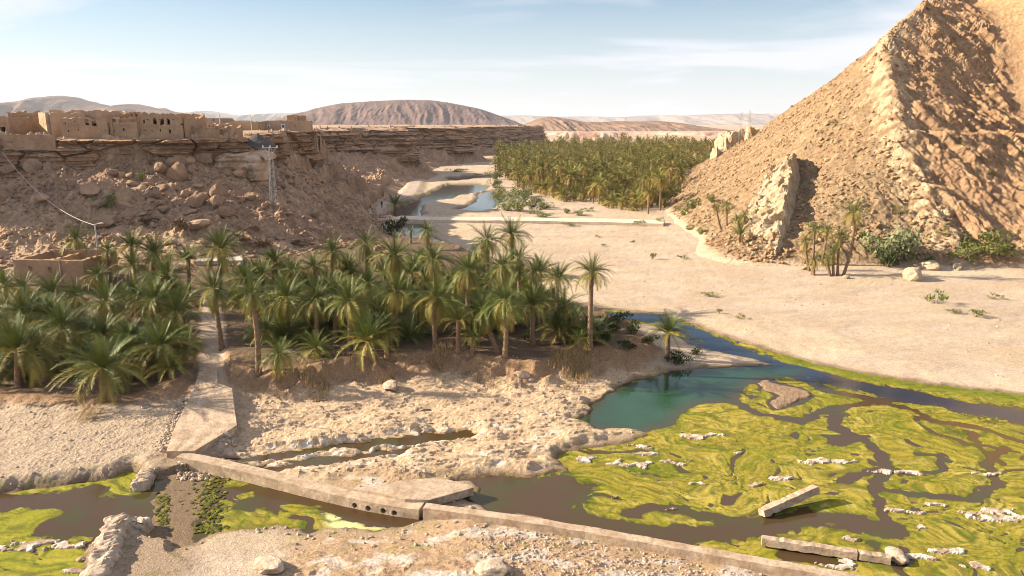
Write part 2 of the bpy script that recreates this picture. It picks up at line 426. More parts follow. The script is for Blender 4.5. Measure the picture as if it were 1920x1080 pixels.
def pmat(name, col=(.5, .4, .3), rough=.95, spec=.15, attr=None, var=.25, nscale=3.0, bump=.4, bscale=6.0, bdist=.05, rnd=0.0, tint=None, nscale2=None, hue=1.0, detail=5, coords='Object', transl=0.0):
    """rough natural surface: own colour or a colour attribute, broken by noise, with fine relief"""
    if name in MATS:
        return MATS[name]
    m = bpy.data.materials.new(name)
    m.use_nodes = True
    nt = m.node_tree; N, L = nt.nodes, nt.links
    b = N['Principled BSDF']
    b.inputs['Roughness'].default_value = rough
    b.inputs['Specular IOR Level'].default_value = spec
    tc = N.new('ShaderNodeTexCoord')
    no = N.new('ShaderNodeTexNoise')
    no.inputs['Scale'].default_value = nscale
    no.inputs['Detail'].default_value = detail
    no.inputs['Roughness'].default_value = .62
    L.new(tc.outputs[coords], no.inputs['Vector'])
    mr = N.new('ShaderNodeMapRange')
    mr.inputs['From Min'].default_value = .25; mr.inputs['From Max'].default_value = .75
    mr.inputs['To Min'].default_value = 1 - var; mr.inputs['To Max'].default_value = 1 + var
    L.new(no.outputs['Fac'], mr.inputs['Value'])
    if attr:
        src = N.new('ShaderNodeAttribute'); src.attribute_name = attr; cs = src.outputs['Color']
    else:
        src = N.new('ShaderNodeRGB'); src.outputs[0].default_value = (*col, 1); cs = src.outputs[0]
    if tint:
        n2 = N.new('ShaderNodeTexNoise'); n2.inputs['Scale'].default_value = nscale2 or nscale * .2
        n2.inputs['Detail'].default_value = 4
        L.new(tc.outputs[coords], n2.inputs['Vector'])
        r2 = N.new('ShaderNodeMapRange'); r2.inputs['From Min'].default_value = .42; r2.inputs['From Max'].default_value = .62
        L.new(n2.outputs['Fac'], r2.inputs['Value'])
        mx = N.new('ShaderNodeMix'); mx.data_type = 'RGBA'
        L.new(r2.outputs[0], mx.inputs['Factor']); L.new(cs, mx.inputs[6]); mx.inputs[7].default_value = (*tint, 1)
        cs = mx.outputs[2]
    mul = N.new('ShaderNodeMix'); mul.data_type = 'RGBA'; mul.blend_type = 'MULTIPLY'; mul.inputs['Factor'].default_value = 1
    L.new(cs, mul.inputs[6]); L.new(mr.outputs[0], mul.inputs[7])
    cs = mul.outputs[2]
    if rnd:
        oi = N.new('ShaderNodeObjectInfo')
        hs = N.new('ShaderNodeHueSaturation')
        r3 = N.new('ShaderNodeMapRange'); r3.inputs['To Min'].default_value = .5 - .08 * rnd * hue; r3.inputs['To Max'].default_value = .5 + .05 * rnd * hue
        r4 = N.new('ShaderNodeMapRange'); r4.inputs['To Min'].default_value = 1 - .45 * rnd; r4.inputs['To Max'].default_value = 1 + .45 * rnd
        L.new(oi.outputs['Random'], r3.inputs['Value'])
        fr = N.new('ShaderNodeMath'); fr.operation = 'FRACT'
        ml = N.new('ShaderNodeMath'); ml.operation = 'MULTIPLY'; ml.inputs[1].default_value = 7.31
        L.new(oi.outputs['Random'], ml.inputs[0]); L.new(ml.outputs[0], fr.inputs[0]); L.new(fr.outputs[0], r4.inputs['Value'])
        L.new(r3.outputs[0], hs.inputs['Hue']); L.new(r4.outputs[0], hs.inputs['Value']); L.new(cs, hs.inputs['Color'])
        cs = hs.outputs[0]
    L.new(cs, b.inputs['Base Color'])
    if bump:
        bn = N.new('ShaderNodeTexNoise'); bn.inputs['Scale'].default_value = bscale; bn.inputs['Detail'].default_value = 6; bn.inputs['Roughness'].default_value = .65
        L.new(tc.outputs[coords], bn.inputs['Vector'])
        bp = N.new('ShaderNodeBump'); bp.inputs['Strength'].default_value = bump; bp.inputs['Distance'].default_value = bdist
        L.new(bn.outputs['Fac'], bp.inputs['Height']); L.new(bp.outputs[0], b.inputs['Normal'])
    if transl:
        tr = N.new('ShaderNodeBsdfTranslucent'); L.new(cs, tr.inputs[0])
        mxs = N.new('ShaderNodeMixShader'); mxs.inputs[0].default_value = transl
        L.new(b.outputs[0], mxs.inputs[1]); L.new(tr.outputs[0], mxs.inputs[2])
        L.new(mxs.outputs[0], N['Material Output'].inputs['Surface'])
    MATS[name] = m
    return m


def tag(o, label=None, cat=None, group=None, kind=None):
    if label: o['label'] = label
    if cat: o['category'] = cat
    if group: o['group'] = group
    if kind: o['kind'] = kind
    return o


def mobj(name, verts, faces, mat=None, parent=None, smooth=False, cols=None):
    me = bpy.data.meshes.new(name)
    me.from_pydata([tuple(map(float, v)) for v in verts], [], faces)
    if smooth:
        me.polygons.foreach_set('use_smooth', [True] * len(me.polygons))
    if mat: me.materials.append(mat)
    o = bpy.data.objects.new(name, me); COL.objects.link(o)
    if parent: o.parent = parent
    if cols is not None: setcol(me, cols)
    return o


def setcol(me, cols):
    a = me.attributes.new('alb', 'FLOAT_COLOR', 'POINT')
    buf = np.ones((len(cols), 4), np.float32); buf[:, :3] = cols
    a.data.foreach_set('color', buf.ravel())


def grid_mesh(name, X, Y, Z, mat, cols=None, keep=None, smooth=True):
    """X, Y, Z of shape (rows, columns); keep = mask of the quads that stay"""
    nr, nc = X.shape
    idx = np.arange(nr * nc).reshape(nr, nc)
    q = np.stack([idx[:-1, :-1], idx[:-1, 1:], idx[1:, 1:], idx[1:, :-1]], -1).reshape(-1, 4)
    co = np.stack([X, Y, Z], -1).reshape(-1, 3)
    if keep is not None:
        q = q[keep.ravel()]
        used = np.unique(q)
        remap = np.full(len(co), -1); remap[used] = np.arange(len(used))
        q = remap[q]; co = co[used]
        if cols is not None: cols = cols[used]
    me = bpy.data.meshes.new(name)
    me.vertices.add(len(co)); me.vertices.foreach_set('co', co.astype(np.float32).ravel())
    me.loops.add(q.size); me.loops.foreach_set('vertex_index', q.astype(np.int32).ravel())
    me.polygons.add(len(q)); me.polygons.foreach_set('loop_start', np.arange(0, q.size, 4, dtype=np.int32))
    me.polygons.foreach_set('loop_total', np.full(len(q), 4, np.int32))
    me.update(calc_edges=True)
    me.polygons.foreach_set('use_smooth', np.full(len(q), smooth))
    if cols is not None: setcol(me, cols)
    me.materials.append(mat)
    o = bpy.data.objects.new(name, me); COL.objects.link(o)
    return o


M_ground = pmat('valley_floor_material', attr='alb', var=.34, nscale=6.0, bump=1.0, bscale=9.0, bdist=.10, detail=8)
M_hill = pmat('hillside_material', attr='alb', var=.38, nscale=1.6, bump=1.0, bscale=2.6, bdist=.35, detail=8)
M_mtn = pmat('mountain_material', attr='alb', var=.38, nscale=1.6, bump=1.0, bscale=2.2, bdist=.4, detail=8)
M_far = pmat('far_mountain_material', attr='alb', var=.22, nscale=.012, bump=.8, bscale=.03, bdist=8)

# ------------------------------------------------------------------ ground sheet
def row_depths(py0, py1, step):
    return [P(960, p, 0.0)[1] for p in np.arange(py0, py1, -step)]


ys = row_depths(1190, 640, 1.25) + row_depths(640, 560, 1.7) + row_depths(560, 300, 2.6)
while ys[-1] < 15000:
    ys.append(ys[-1] * 1.045)
ys = np.array(ys)
us = np.linspace(-.90, .90, 820)
GY, GU = np.meshgrid(ys, us, indexing='ij')
GX = GU * GY
gx, gy = GX.ravel(), GY.ravel()
gh, gf = ground_fields(gx, gy)
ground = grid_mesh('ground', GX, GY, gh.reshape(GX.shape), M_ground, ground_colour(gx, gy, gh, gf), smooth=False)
tag(ground, kind='structure')


GH = gh.reshape(GX.shape)


def ground_h(x, y):
    """height read off the finished ground sheet"""
    x = np.atleast_1d(np.asarray(x, float)); y = np.atleast_1d(np.asarray(y, float))
    r_ = np.interp(y, ys, np.arange(len(ys))); c_ = np.interp(x / np.maximum(y, 1), us, np.arange(len(us)))
    i = np.clip(r_.astype(int), 0, len(ys) - 2); j = np.clip(c_.astype(int), 0, len(us) - 2)
    a, b = r_ - i, c_ - j
    return (GH[i, j] * (1 - b) + GH[i, j + 1] * b) * (1 - a) + (GH[i + 1, j] * (1 - b) + GH[i + 1, j + 1] * b) * a


# ------------------------------------------------------------------ water
def water_material():
    m = bpy.data.materials.new('river_water_material'); m.use_nodes = True
    nt = m.node_tree; N, L = nt.nodes, nt.links
    b = N['Principled BSDF']
    at = N.new('ShaderNodeAttribute'); at.attribute_name = 'alb'
    L.new(at.outputs['Color'], b.inputs['Base Color'])
    b.inputs['Roughness'].default_value = .06
    b.inputs['IOR'].default_value = 1.33
    b.inputs['Specular IOR Level'].default_value = .30
    tc = N.new('ShaderNodeTexCoord')
    mp = N.new('ShaderNodeMapping'); mp.inputs['Scale'].default_value = (1, 2.2, 1); L.new(tc.outputs['Object'], mp.inputs[0])
    n = N.new('ShaderNodeTexNoise'); n.inputs['Scale'].default_value = 2.6; n.inputs['Detail'].default_value = 3
    L.new(mp.outputs[0], n.inputs['Vector'])
    bp = N.new('ShaderNodeBump'); bp.inputs['Strength'].default_value = .10; bp.inputs['Distance'].default_value = .05
    L.new(n.outputs['Fac'], bp.inputs['Height']); L.new(bp.outputs[0], b.inputs['Normal'])
    return m


def build_water():
    yy = np.array(row_depths(1200, 318, 8.0))
    uu = np.linspace(-.95, .95, 220)
    Yw, Uw = np.meshgrid(yy, uu, indexing='ij'); Xw = Uw * Yw
    x, y = Xw.ravel(), Yw.ravel()
    dP = sdf(POOL, x, y, 6)
    c = np.zeros((len(x), 3)) + C(.066, .038, .018)
    murk = fbm(x * .25, y * .25, 3, 140)
    t = sstep(.8, -1.6, dP)
    teal = C(.020, .058, .032)[None] * (1 + .35 * murk)[:, None]
    c = c + (teal - c) * t[:, None]
    ol = sstep(-.1, .5, fbm(x * .35, y * .5, 4, 142)) * (1 - t)
    c = c + (C(.050, .052, .012) - c) * (ol * .75)[:, None]
    # main channel: blue of the reflected sky painted into the water colour
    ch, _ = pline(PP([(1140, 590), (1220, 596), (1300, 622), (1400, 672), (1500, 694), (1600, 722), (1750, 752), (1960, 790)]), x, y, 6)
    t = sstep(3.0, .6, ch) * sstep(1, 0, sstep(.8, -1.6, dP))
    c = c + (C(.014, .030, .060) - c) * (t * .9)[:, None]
    t = sstep(115, 135, y)
    c = c + (C(.05, .055, .05) - c) * t[:, None]
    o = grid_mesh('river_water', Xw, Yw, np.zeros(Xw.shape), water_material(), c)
    tag(o, kind='structure')


build_water()

# ------------------------------------------------------------------ floating algae
CHANNELS = [([(1030, 962), (1130, 987), (1250, 1003), (1340, 1000), (1430, 987), (1520, 970), (1600, 978), (1670, 993)], 1.05),
            ([(840, 915), (930, 915), (1020, 915), (1060, 922)], 1.5), ([(880, 930), (960, 945), (1040, 968)], 1.2),
            ([(1180, 962), (1230, 950), (1330, 968), (1420, 985)], .6),
            ([(1670, 993), (1655, 955), (1640, 915), (1700, 926), (1760, 932), (1830, 937), (1872, 905), (1850, 870), (1885, 838)], .42),
            ([(1640, 915), (1662, 880), (1650, 850), (1618, 822), (1570, 805)], .5), ([(1690, 893), (1770, 882), (1765, 855), (1722, 850)], .3),
            ([(1370, 750), (1420, 775), (1500, 790), (1560, 765), (1640, 755), (1700, 765)], .5), ([(1560, 830), (1605, 822), (1565, 795), (1572, 765)], .55),
            ([(1580, 905), (1620, 885), (1680, 880)], .35), ([(1720, 770), (1750, 790), (1830, 800), (1920, 830)], .4), ([(1820, 810), (1840, 840), (1880, 870)], .3),
            ([(1140, 590), (1220, 596), (1300, 622), (1400, 668), (1500, 692), (1600, 722), (1750, 752), (1960, 790)], 1.25),
            ([(1480, 700), (1560, 735), (1660, 752)], .6),
            ([(1290, 640), (1340, 655), (1420, 678)], .9), ([(1560, 1035), (1480, 1040), (1560, 1052)], .7),
            ([(-80, 950), (0, 944), (60, 938), (110, 940), (160, 949), (230, 950), (300, 940)], .85), ([(110, 938), (140, 925), (180, 918)], .5),
            ([(110, 985), (180, 972), (250, 965), (310, 952)], .75), ([(100, 985), (170, 990), (200, 985)], .7),
            ([(345, 890), (345, 940), (325, 990), (310, 1010)], 1.9), ([(560, 925), (640, 940), (720, 962), (790, 972)], .95), ([(560, 925), (520, 930), (470, 945)], .7),
            ([(430, 925), (470, 915), (520, 925)], .5), ([(640, 955), (700, 975), (760, 980)], .6)]


def algae_zone(px0, px1, py0, py1, sx, sy, name):
    pxs = np.arange(px0, px1, sx); pys = np.arange(py0, py1, sy)
    PYg, PXg = np.meshgrid(pys, pxs, indexing='ij')
    a, b = (PXg - 960) / FPX, (540 - PYg) / FPX
    t = -CAMZ / (-SP_ + b * CP)
    X, Y = a * t, (CP + b * SP_) * t
    x, y = X.ravel(), Y.ravel()
    # swirled coordinates: drawn out along the flow and folded
    w1 = fbm(x * .13, y * .16, 3, 150); w2 = fbm(x * .13 + 9, y * .16 + 4, 3, 153)
    sxx, syy = x + 3.2 * w1, y + 3.2 * w2
    f = .54 + .62 * fbm(sxx * .30, syy * .42, 4, 156) - 1.3 * sstep(.80, .97, ridged(sxx * .16, syy * .2, 2, 160))
    f = f + .26 * fbm(sxx * 1.3, syy * 2.0, 4, 163) - .75 * sstep(.70, .92, ridged(sxx * .42, syy * .7, 3, 164)) * sstep(-.1, .3, w1 + w2)
    f = f - 2.2 * sstep(.6, -1.0, sdf(POOL, x + .8 * w1, y + .8 * w2, 3))
    for pts, w in CHANNELS:
        if pts[0][0] > 1029 and w < 1.2: w = w * .72
        d, _ = pline(PP(pts), x + .35 * fbm(x * .9, y * .9, 2, 166), y + .35 * fbm(x * .9, y * .9, 2, 168), w * 3)
        f = f - 1.9 * np.exp(-(d / w) ** 2)
    f = f + .22 * fbm(x * 2.4, y * 3.0, 3, 169) * sstep(.9, .1, np.abs(f))
    dR = np.minimum(sdf(RIVER, x, y, 3), sdf(LRIVER, x, y, 3))
    f = f - 2.0 * sstep(0.0, .5, dR)
    # bright weed lines the right bank of the channel
    bankd, _ = pline(RIVER[5:12], x, y, 5)
    f = f + 1.5 * sstep(2.6, .6, bankd)
    gi = sstep(.5, -.3, sdf(PP([(1412, 716), (1440, 712), (1500, 728), (1525, 742), (1500, 758), (1450, 768), (1440, 755), (1455, 742)]), x, y, 3))
    f = f - 1.5 * gi
    strand = ridged(sxx * .55, syy * 1.1, 3, 171)
    z = np.clip(f * .14, -.06, .011) + .008 * np.clip(f, 0, 1) * fbm(sxx * 2.5, syy * 3.5, 3, 174) + .002 * np.clip(f * 2, 0, 1) * strand
    # colour: sunlit dry mat is ochre yellow, fresh weed near moving water is green, strands darker
    mat_ = np.clip(f, -1, 1.4)
    c = np.zeros((len(x), 3)) + C(.27, .215, .026)
    def put(c, col, m): return c + (np.asarray(col) - c) * np.clip(m, 0, 1)[:, None]
    c = put(c, C(.39, .295, .060), sstep(-.1, .45, fbm(sxx * .22, syy * .3, 3, 177)) * .8)
    c = put(c, C(.21, .205, .018), sstep(.50, .10, mat_))
    c = put(c, C(.185, .195, .012), sstep(.0, .5, fbm(sxx * .2 + 5, syy * .27, 3, 180)) * .6)
    c = put(c, C(.055, .065, .010), sstep(.34, .02, mat_) * .9)
    c = put(c, C(.11, .09, .022), sstep(-.1, .34, fbm(sxx * 2.2, syy * 3.2, 4, 193)) * .65)
    c = put(c, C(.40, .32, .12), sstep(.2, .55, fbm(sxx * 1.7 + 3, syy * 2.6, 4, 195)) * .6)
    c = put(c, C(.10, .12, .012), sstep(.62, .9, strand) * .65)
    c = put(c, C(.13, .155, .012), sstep(2.6, .8, bankd) * .8)
    bloom = sstep(.2, -.6, sdf(PP([(600, 962), (640, 962), (690, 985), (770, 988), (700, 997), (610, 993)]), x + .4 * w1, y, 3))
    c = put(c, C(.58, .55, .26), bloom)
    le = sstep(-18, -21, x)
    c = put(c, C(.22, .22, .014), le * sstep(.1, .5, mat_) * .6)
    c = put(c, C(.07, .10, .01), sstep(.62, .90, ridged(sxx * .34 + 7, syy * .62, 3, 188)) * .8)
    c = put(c, C(.12, .105, .02), sstep(.12, .5, fbm(sxx * .7, syy * 1.1, 4, 190)) * .75)
    c = c * (1 + .26 * fbm(sxx * 1.1, syy * 1.7, 4, 183) + .16 * fbm(x * 4, y * 4, 2, 186))[:, None]
    Z = z.reshape(X.shape)
    k = (Z > -.035); kq = k[:-1, :-1] | k[1:, :-1] | k[:-1, 1:] | k[1:, 1:]
    o = grid_mesh(name, X, Y, Z, M_algae, np.clip(c, .005, .9), keep=kq)
    return o


M_algae = pmat('algae_material', attr='alb', rough=.9, spec=.1, var=.30, nscale=7, bump=.5, bscale=14, bdist=.03, detail=8)
tag(algae_zone(835, 2080, 578, 1180, 2.4, 1.9, 'algae_mat'), 'yellow green algae mats floating on the river beside the turquoise pool', 'algae', kind='stuff')
tag(algae_zone(-140, 830, 875, 1180, 2.6, 2.2, 'algae_mat'), 'bright green algae drifting in the stream across the concrete ford', 'algae', kind='stuff')

# ------------------------------------------------------------------ left plateau, scree and cliffs
RIM = np.array([(-150, 118), (-112, 122), (-96, 125), (-88, 126.5), (-78, 127.5), (-66, 128.5), (-56, 131), (-50, 136), (-50.5, 143), (-54, 153), (-55, 166), (-56, 182), (-54, 204), (-70, 222),
                (-92, 250), (-86, 276), (-66, 300), (-47, 317), (-49, 331), (-72, 346), (-90, 368), (-76, 392), (-46, 412), (-28, 432), (-36, 452), (-66, 474), (-60, 502), (-24, 530), (-10, 547), (-32, 572), (-28, 602), (4, 640), (0, 662), (18, 702), (27, 742)], float)
FOOT = np.array([(-150, 92), (-110, 96), (-69, 99), (-40, 101), (-29, 111), (-24, 126), (-24.5, 141), (-31.5, 170), (-36, 190), (-37, 215), (-41, 245), (-41, 272), (-38, 300), (-36, 325),
                 (-42, 350), (-40, 380), (-30, 412), (-15, 436), (-19, 456), (-28, 476), (-20, 505), (-1, 540), (0, 560), (-6, 580), (12, 612), (22, 645), (18, 668), (33, 705), (40, 745)], float)
PLATEAU = np.concatenate([RIM, np.array([(10, 800), (-40, 900), (-2500, 2200), (-2500, 118)])])


def hill_h(x, y, detail=True):
    wx = x + 2.2 * fbm(x * .09, y * .09, 3, 201) + .6 * fbm(x * .5, y * .5, 2, 204)
    wy = y + 2.2 * fbm(x * .09, y * .09, 3, 207) + .6 * fbm(x * .5, y * .5, 2, 209)
    fw = lerp(.3, 2.2, sstep(150, 230, y))
    dr, pr = pline(RIM, lerp(x, wx, fw), lerp(y, wy, fw), 400)
    df, pf = pline(FOOT, lerp(x, wx, np.maximum(fw, .6)), lerp(y, wy, np.maximum(fw, .6)), 400)
    ins = sdf(PLATEAU, lerp(x, wx, fw), lerp(y, wy, fw), 50) < 0
    ztop = 19.6 + .7 * sstep(130, 200, y)
    zc = lerp(15.0, 11.0, sstep(190, 340, y)) + 1.4 * fbm(x * .06, y * .06, 2, 212)   # foot of the rock wall
    zb = lerp(3.6, 1.6, sstep(100, 150, y)) + .6 * sstep(150, 300, y)
    t = dr / (dr + df + 1e-6)
    s = np.clip((t - .05) / .95, 0, 1)
    prof = lerp(zc, zb, s ** .82)
    tw_ = sstep(140, 185, y) * sstep(-.35, .25, fbm(x * .03, y * .02, 2, 213))
    q_ = prof / 3.4 + .35 * fbm(x * .05, y * .03, 3, 214); fl_ = np.floor(q_)
    prof = lerp(prof, prof + (fl_ + sstep(.5, 1, q_ - fl_) - q_) * 3.4, tw_)
    # beyond the foot line the slope runs out flat, then under the valley floor
    dP_ = sdf(FOOTZONE, x, y, 60)
    z = np.where(ins, ztop + (.35 + .8 * sstep(150, 230, y)) * fbm(x * .05, y * .05, 3, 215), prof)
    z = np.where(~ins & (t < .05), lerp(ztop, zc, sstep(0, .05, t)), z)
    z = np.where(dP_ > 0, zb - dP_ * .35, z)
    if detail:
        sl = np.where(ins, .12, 1.0) * sstep(2, -6, dP_)
        g = ridged(x * .11 + .05 * y, y * .05, 4, 218)
        z = z + sl * (1.0 * sstep(115, 106, y) * sstep(-60, -50, x) * np.abs(fbm(x * .16, y * .2, 2, 223)) * 1.8 + 1.1 * fbm(x * .12, y * .12, 4, 221) + .9 * sstep(150, 230, y) * ridged((x + y * .3) * .06, y * .03, 3, 219) + .55 * g + .28 * fbm(x * .9, y * .9, 4, 225))
        d1, d2, idv = worley(x * .45, y * .6, 17)
        z = z + sl * 1.5 * np.clip(.55 - d1, 0, 1) * (idv > .5)
        d1, d2, idv = worley(x * 1.3, y * 1.5, 19)
        z = z + sl * .7 * np.clip(.6 - d1, 0, 1) * (idv > .4)
    # high shoulder left of the view that keeps the slope in shade
    z = z + 26 * np.exp(-(((x + 119) / 19) ** 2 + ((y - 120) / 8.0) ** 2) ** 2) * (1 + .3 * fbm(x * .1, y * .16, 3, 228)) 
    return z


FOOTZONE = np.concatenate([FOOT, np.array([(60, 800), (-40, 1000), (-2500, 2400), (-2500, 92)])])


def strip_rows(a, b, step):
    return list(np.arange(a, b, step))


def build_hill():
    yy = strip_rows(93, 138, .20) + strip_rows(138, 190, .5) + strip_rows(190, 340, 1.3) + strip_rows(340, 760, 4.5)
    yy = np.array(yy)
    uu = np.concatenate([np.linspace(-1.25, -.80, 46)[:-1], np.linspace(-.80, -.12, 430), np.linspace(-.12, .08, 90)[1:]])
    Yg, Ug = np.meshgrid(yy, uu, indexing='ij'); Xg = Ug * Yg
    x, y = Xg.ravel(), Yg.ravel()
    z = hill_h(x, y)
    n1 = fbm(x * .08, y * .08, 4, 230); n2 = fbm(x * .5, y * .5, 4, 234); n3 = fbm(x * 2.2, y * 2.2, 2, 238)
    def put(c, col, m): return c + (np.asarray(col) - c) * np.clip(m, 0, 1)[:, None]
    c = np.zeros((len(x), 3)) + C(.35, .225, .145)
    c = put(c, C(.27, .165, .105), sstep(-.05, .5, n1))
    c = put(c, C(.44, .30, .19), sstep(.1, .55, n2) * .7)
    c = put(c, C(.22, .15, .11), sstep(.15, .6, fbm(x * .2, y * .2, 3, 240)) * .5)
    c = put(c, C(.46, .33, .22), sstep(17.5, 19, z) * .7)
    c = put(c, C(.47, .32, .20), sstep(116, 106, y) * sstep(135, 125, y) * .6)
    c = c * (1 + .18 * n2 + .18 * n3)[:, None]
    # paths along the slope
    kz = (sdf(FOOTZONE, x, y, 60) < 6).reshape(Xg.shape)
    kq = kz[:-1, :-1] | kz[1:, :-1] | kz[:-1, 1:] | kz[1:, 1:]
    o = grid_mesh('hillside', Xg, Yg, z.reshape(Xg.shape), M_hill, np.clip(c, .02, .8), keep=kq, smooth=False)
    tag(o, kind='structure')
    # the rock wall under the rim: a sheet along the rim, pushed in and out by beds and cracks
    seg = np.hypot(*np.diff(RIM, axis=0).T); cs = np.concatenate([[0], np.cumsum(seg)])
    s0 = 8.0; ss = []
    q = s0
    while q < cs[-1] - 1:
        ss.append(q)
        yq = np.interp(q, cs, RIM[:, 1])
        q += .16 * max(1, yq / 130) ** 1.3
    ss = np.array(ss)
    rx, ry = np.interp(ss, cs, RIM[:, 0]), np.interp(ss, cs, RIM[:, 1])
    k = np.ones(9) / 9
    tx, ty = np.gradient(rx), np.gradient(ry)
    w = 25
    tx = np.convolve(np.pad(tx, w, 'edge'), np.ones(2 * w + 1) / (2 * w + 1), 'valid'); ty = np.convolve(np.pad(ty, w, 'edge'), np.ones(2 * w + 1) / (2 * w + 1), 'valid')
    ln = np.hypot(tx, ty); nx, ny = ty / ln, -tx / ln             # outward, down the slope
    v = np.linspace(0, 1, 46)
    V, S = np.meshgrid(v, ss, indexing='ij')
    NX, NY = np.broadcast_to(nx, S.shape), np.broadcast_to(ny, S.shape)
    RX, RY = np.broadcast_to(rx, S.shape), np.broadcast_to(ry, S.shape)
    far = sstep(170, 330, RY)
    top = 19.75 + .7 * sstep(130, 200, RY) + .25 * fbm(RX * .3, RY * .3, 3, 243)
    bot = lerp(12.8, 6.5, far)
    Z = lerp(top, bot, V)
    bed = pn(Z * 1.1 + .25 * fbm(S * .05, Z * .3, 2, 246), S * .012, 248) * 1.1 + .55 * pn(Z * 3.1, S * .05, 250)
    blk1, blk2, bid = worley(S * .16 + .4 * fbm(S * .1, Z * .3, 2, 252), Z * .35, 23)
    crack = sstep(.10, .0, blk2 - blk1)
    out = .9 + .75 * bed + 1.5 * (bid - .4) - .9 * crack + 1.0 * fbm(S * .09, Z * .1, 4, 254) + .25 * fbm(S * .8, Z * 1.2, 4, 258)
    out = out * lerp(1.45, 1.9, far) + .9 * V * lerp(1, 5, far)
    butt = ridged(S * .014, S * 0 + 3.3, 3, 262)
    out = out + far * 3 * (butt - .2) * (1 + .25 * V)
    out = out * sstep(0, .05, V) - .8 * sstep(.06, 0, V)
    X = RX + NX * out; Y = RY + NY * out
    x, y, z = X.ravel(), Y.ravel(), Z.ravel()
    n2 = fbm(S.ravel() * .35, z * 1.4, 4, 266)
    c = np.zeros((len(x), 3)) + C(.37, .225, .135)
    c = put(c, C(.30, .165, .09), sstep(0, .5, pn(z * .8, S.ravel() * .02, 268)))
    c = put(c, C(.45, .31, .20), sstep(.1, .6, n2) * .7)
    c = put(c, C(.20, .125, .08), crack.ravel() * .6)
    c = put(c, C(.50, .34, .24), far.ravel() * .5)
    c = c * (1 + .2 * fbm(S.ravel() * 1.2, z * 3, 3, 270))[:, None]
    o = grid_mesh('cliff', X, Y, Z, M_hill, np.clip(c, .02, .8), smooth=False)
    tag(o, kind='structure')


build_hill()

# ------------------------------------------------------------------ right mountain
def tps(pts):
    """thin plate surface through points (x, y, z)"""
    p = np.array(pts, float); n = len(p)
    r = np.hypot(p[:, None, 0] - p[None, :, 0], p[:, None, 1] - p[None, :, 1])
    K = np.where(r > 0, r * r * np.log(r + 1e-9), 0) + np.eye(n) * 1.0
    A = np.zeros((n + 3, n + 3)); A[:n, :n] = K
    A[:n, n] = 1; A[:n, n + 1:] = p[:, :2]; A[n, :n] = 1; A[n + 1:, :n] = p[:, :2].T
    w = np.linalg.solve(A, np.concatenate([p[:, 2], [0, 0, 0]]))
    def ev(x, y):
        z = w[n] + w[n + 1] * x + w[n + 2] * y
        for i in range(n):
            r2 = (x - p[i, 0]) ** 2 + (y - p[i, 1]) ** 2
            z = z + w[i] * .5 * r2 * np.log(r2 + 1e-9)
        return z
    return ev


CREST = [(66, 109, .5), (66.5, 112, 3), (67, 118, 7), (67.5, 125, 11.5), (69, 138, 22), (74.5, 157, 37.4), (92, 171, 48.5), (112, 184, 58), (140, 196, 70)]
RIDGE = [(90, 200, 38), (86, 230, 27.5), (87, 260, 19), (88, 290, 11), (88, 320, 3.5)]
WEST = tps(CREST + RIDGE + [(36, 114, 1.2), (44, 111, 1.0), (56, 110, 1.2), (52, 118, 5), (58, 126, 9.5), (38, 140, 1.8), (56, 141, 12), (40, 175, 2), (58, 172, 16), (72, 170, 30), (62, 210, 12), (48, 210, 3), (58, 245, 3), (72, 240, 14),
                            (76, 300, 3), (100, 240, 24), (125, 230, 30), (110, 300, 5), (130, 300, 10), (160, 220, 50), (50, 260, -2), (28, 130, -1), (30, 180, -2), (66, 320, -1)])
SOUTH = tps(CREST + [(80, 108, .8), (80, 118, 6.5), (80, 128, 14), (80, 140, 23.5), (86, 155, 35.5), (92, 108, 1), (92, 122, 9), (91, 140, 21), (95, 150, 28), (101, 175, 48), (108, 110, 3), (108, 125, 20), (114, 140, 38), (122, 170, 64),
                     (130, 110, 12), (135, 130, 42), (150, 160, 78), (160, 120, 40), (66, 104, -2), (90, 103, -2), (120, 100, -1), (60, 107, -.5)])
CX = np.array(CREST)


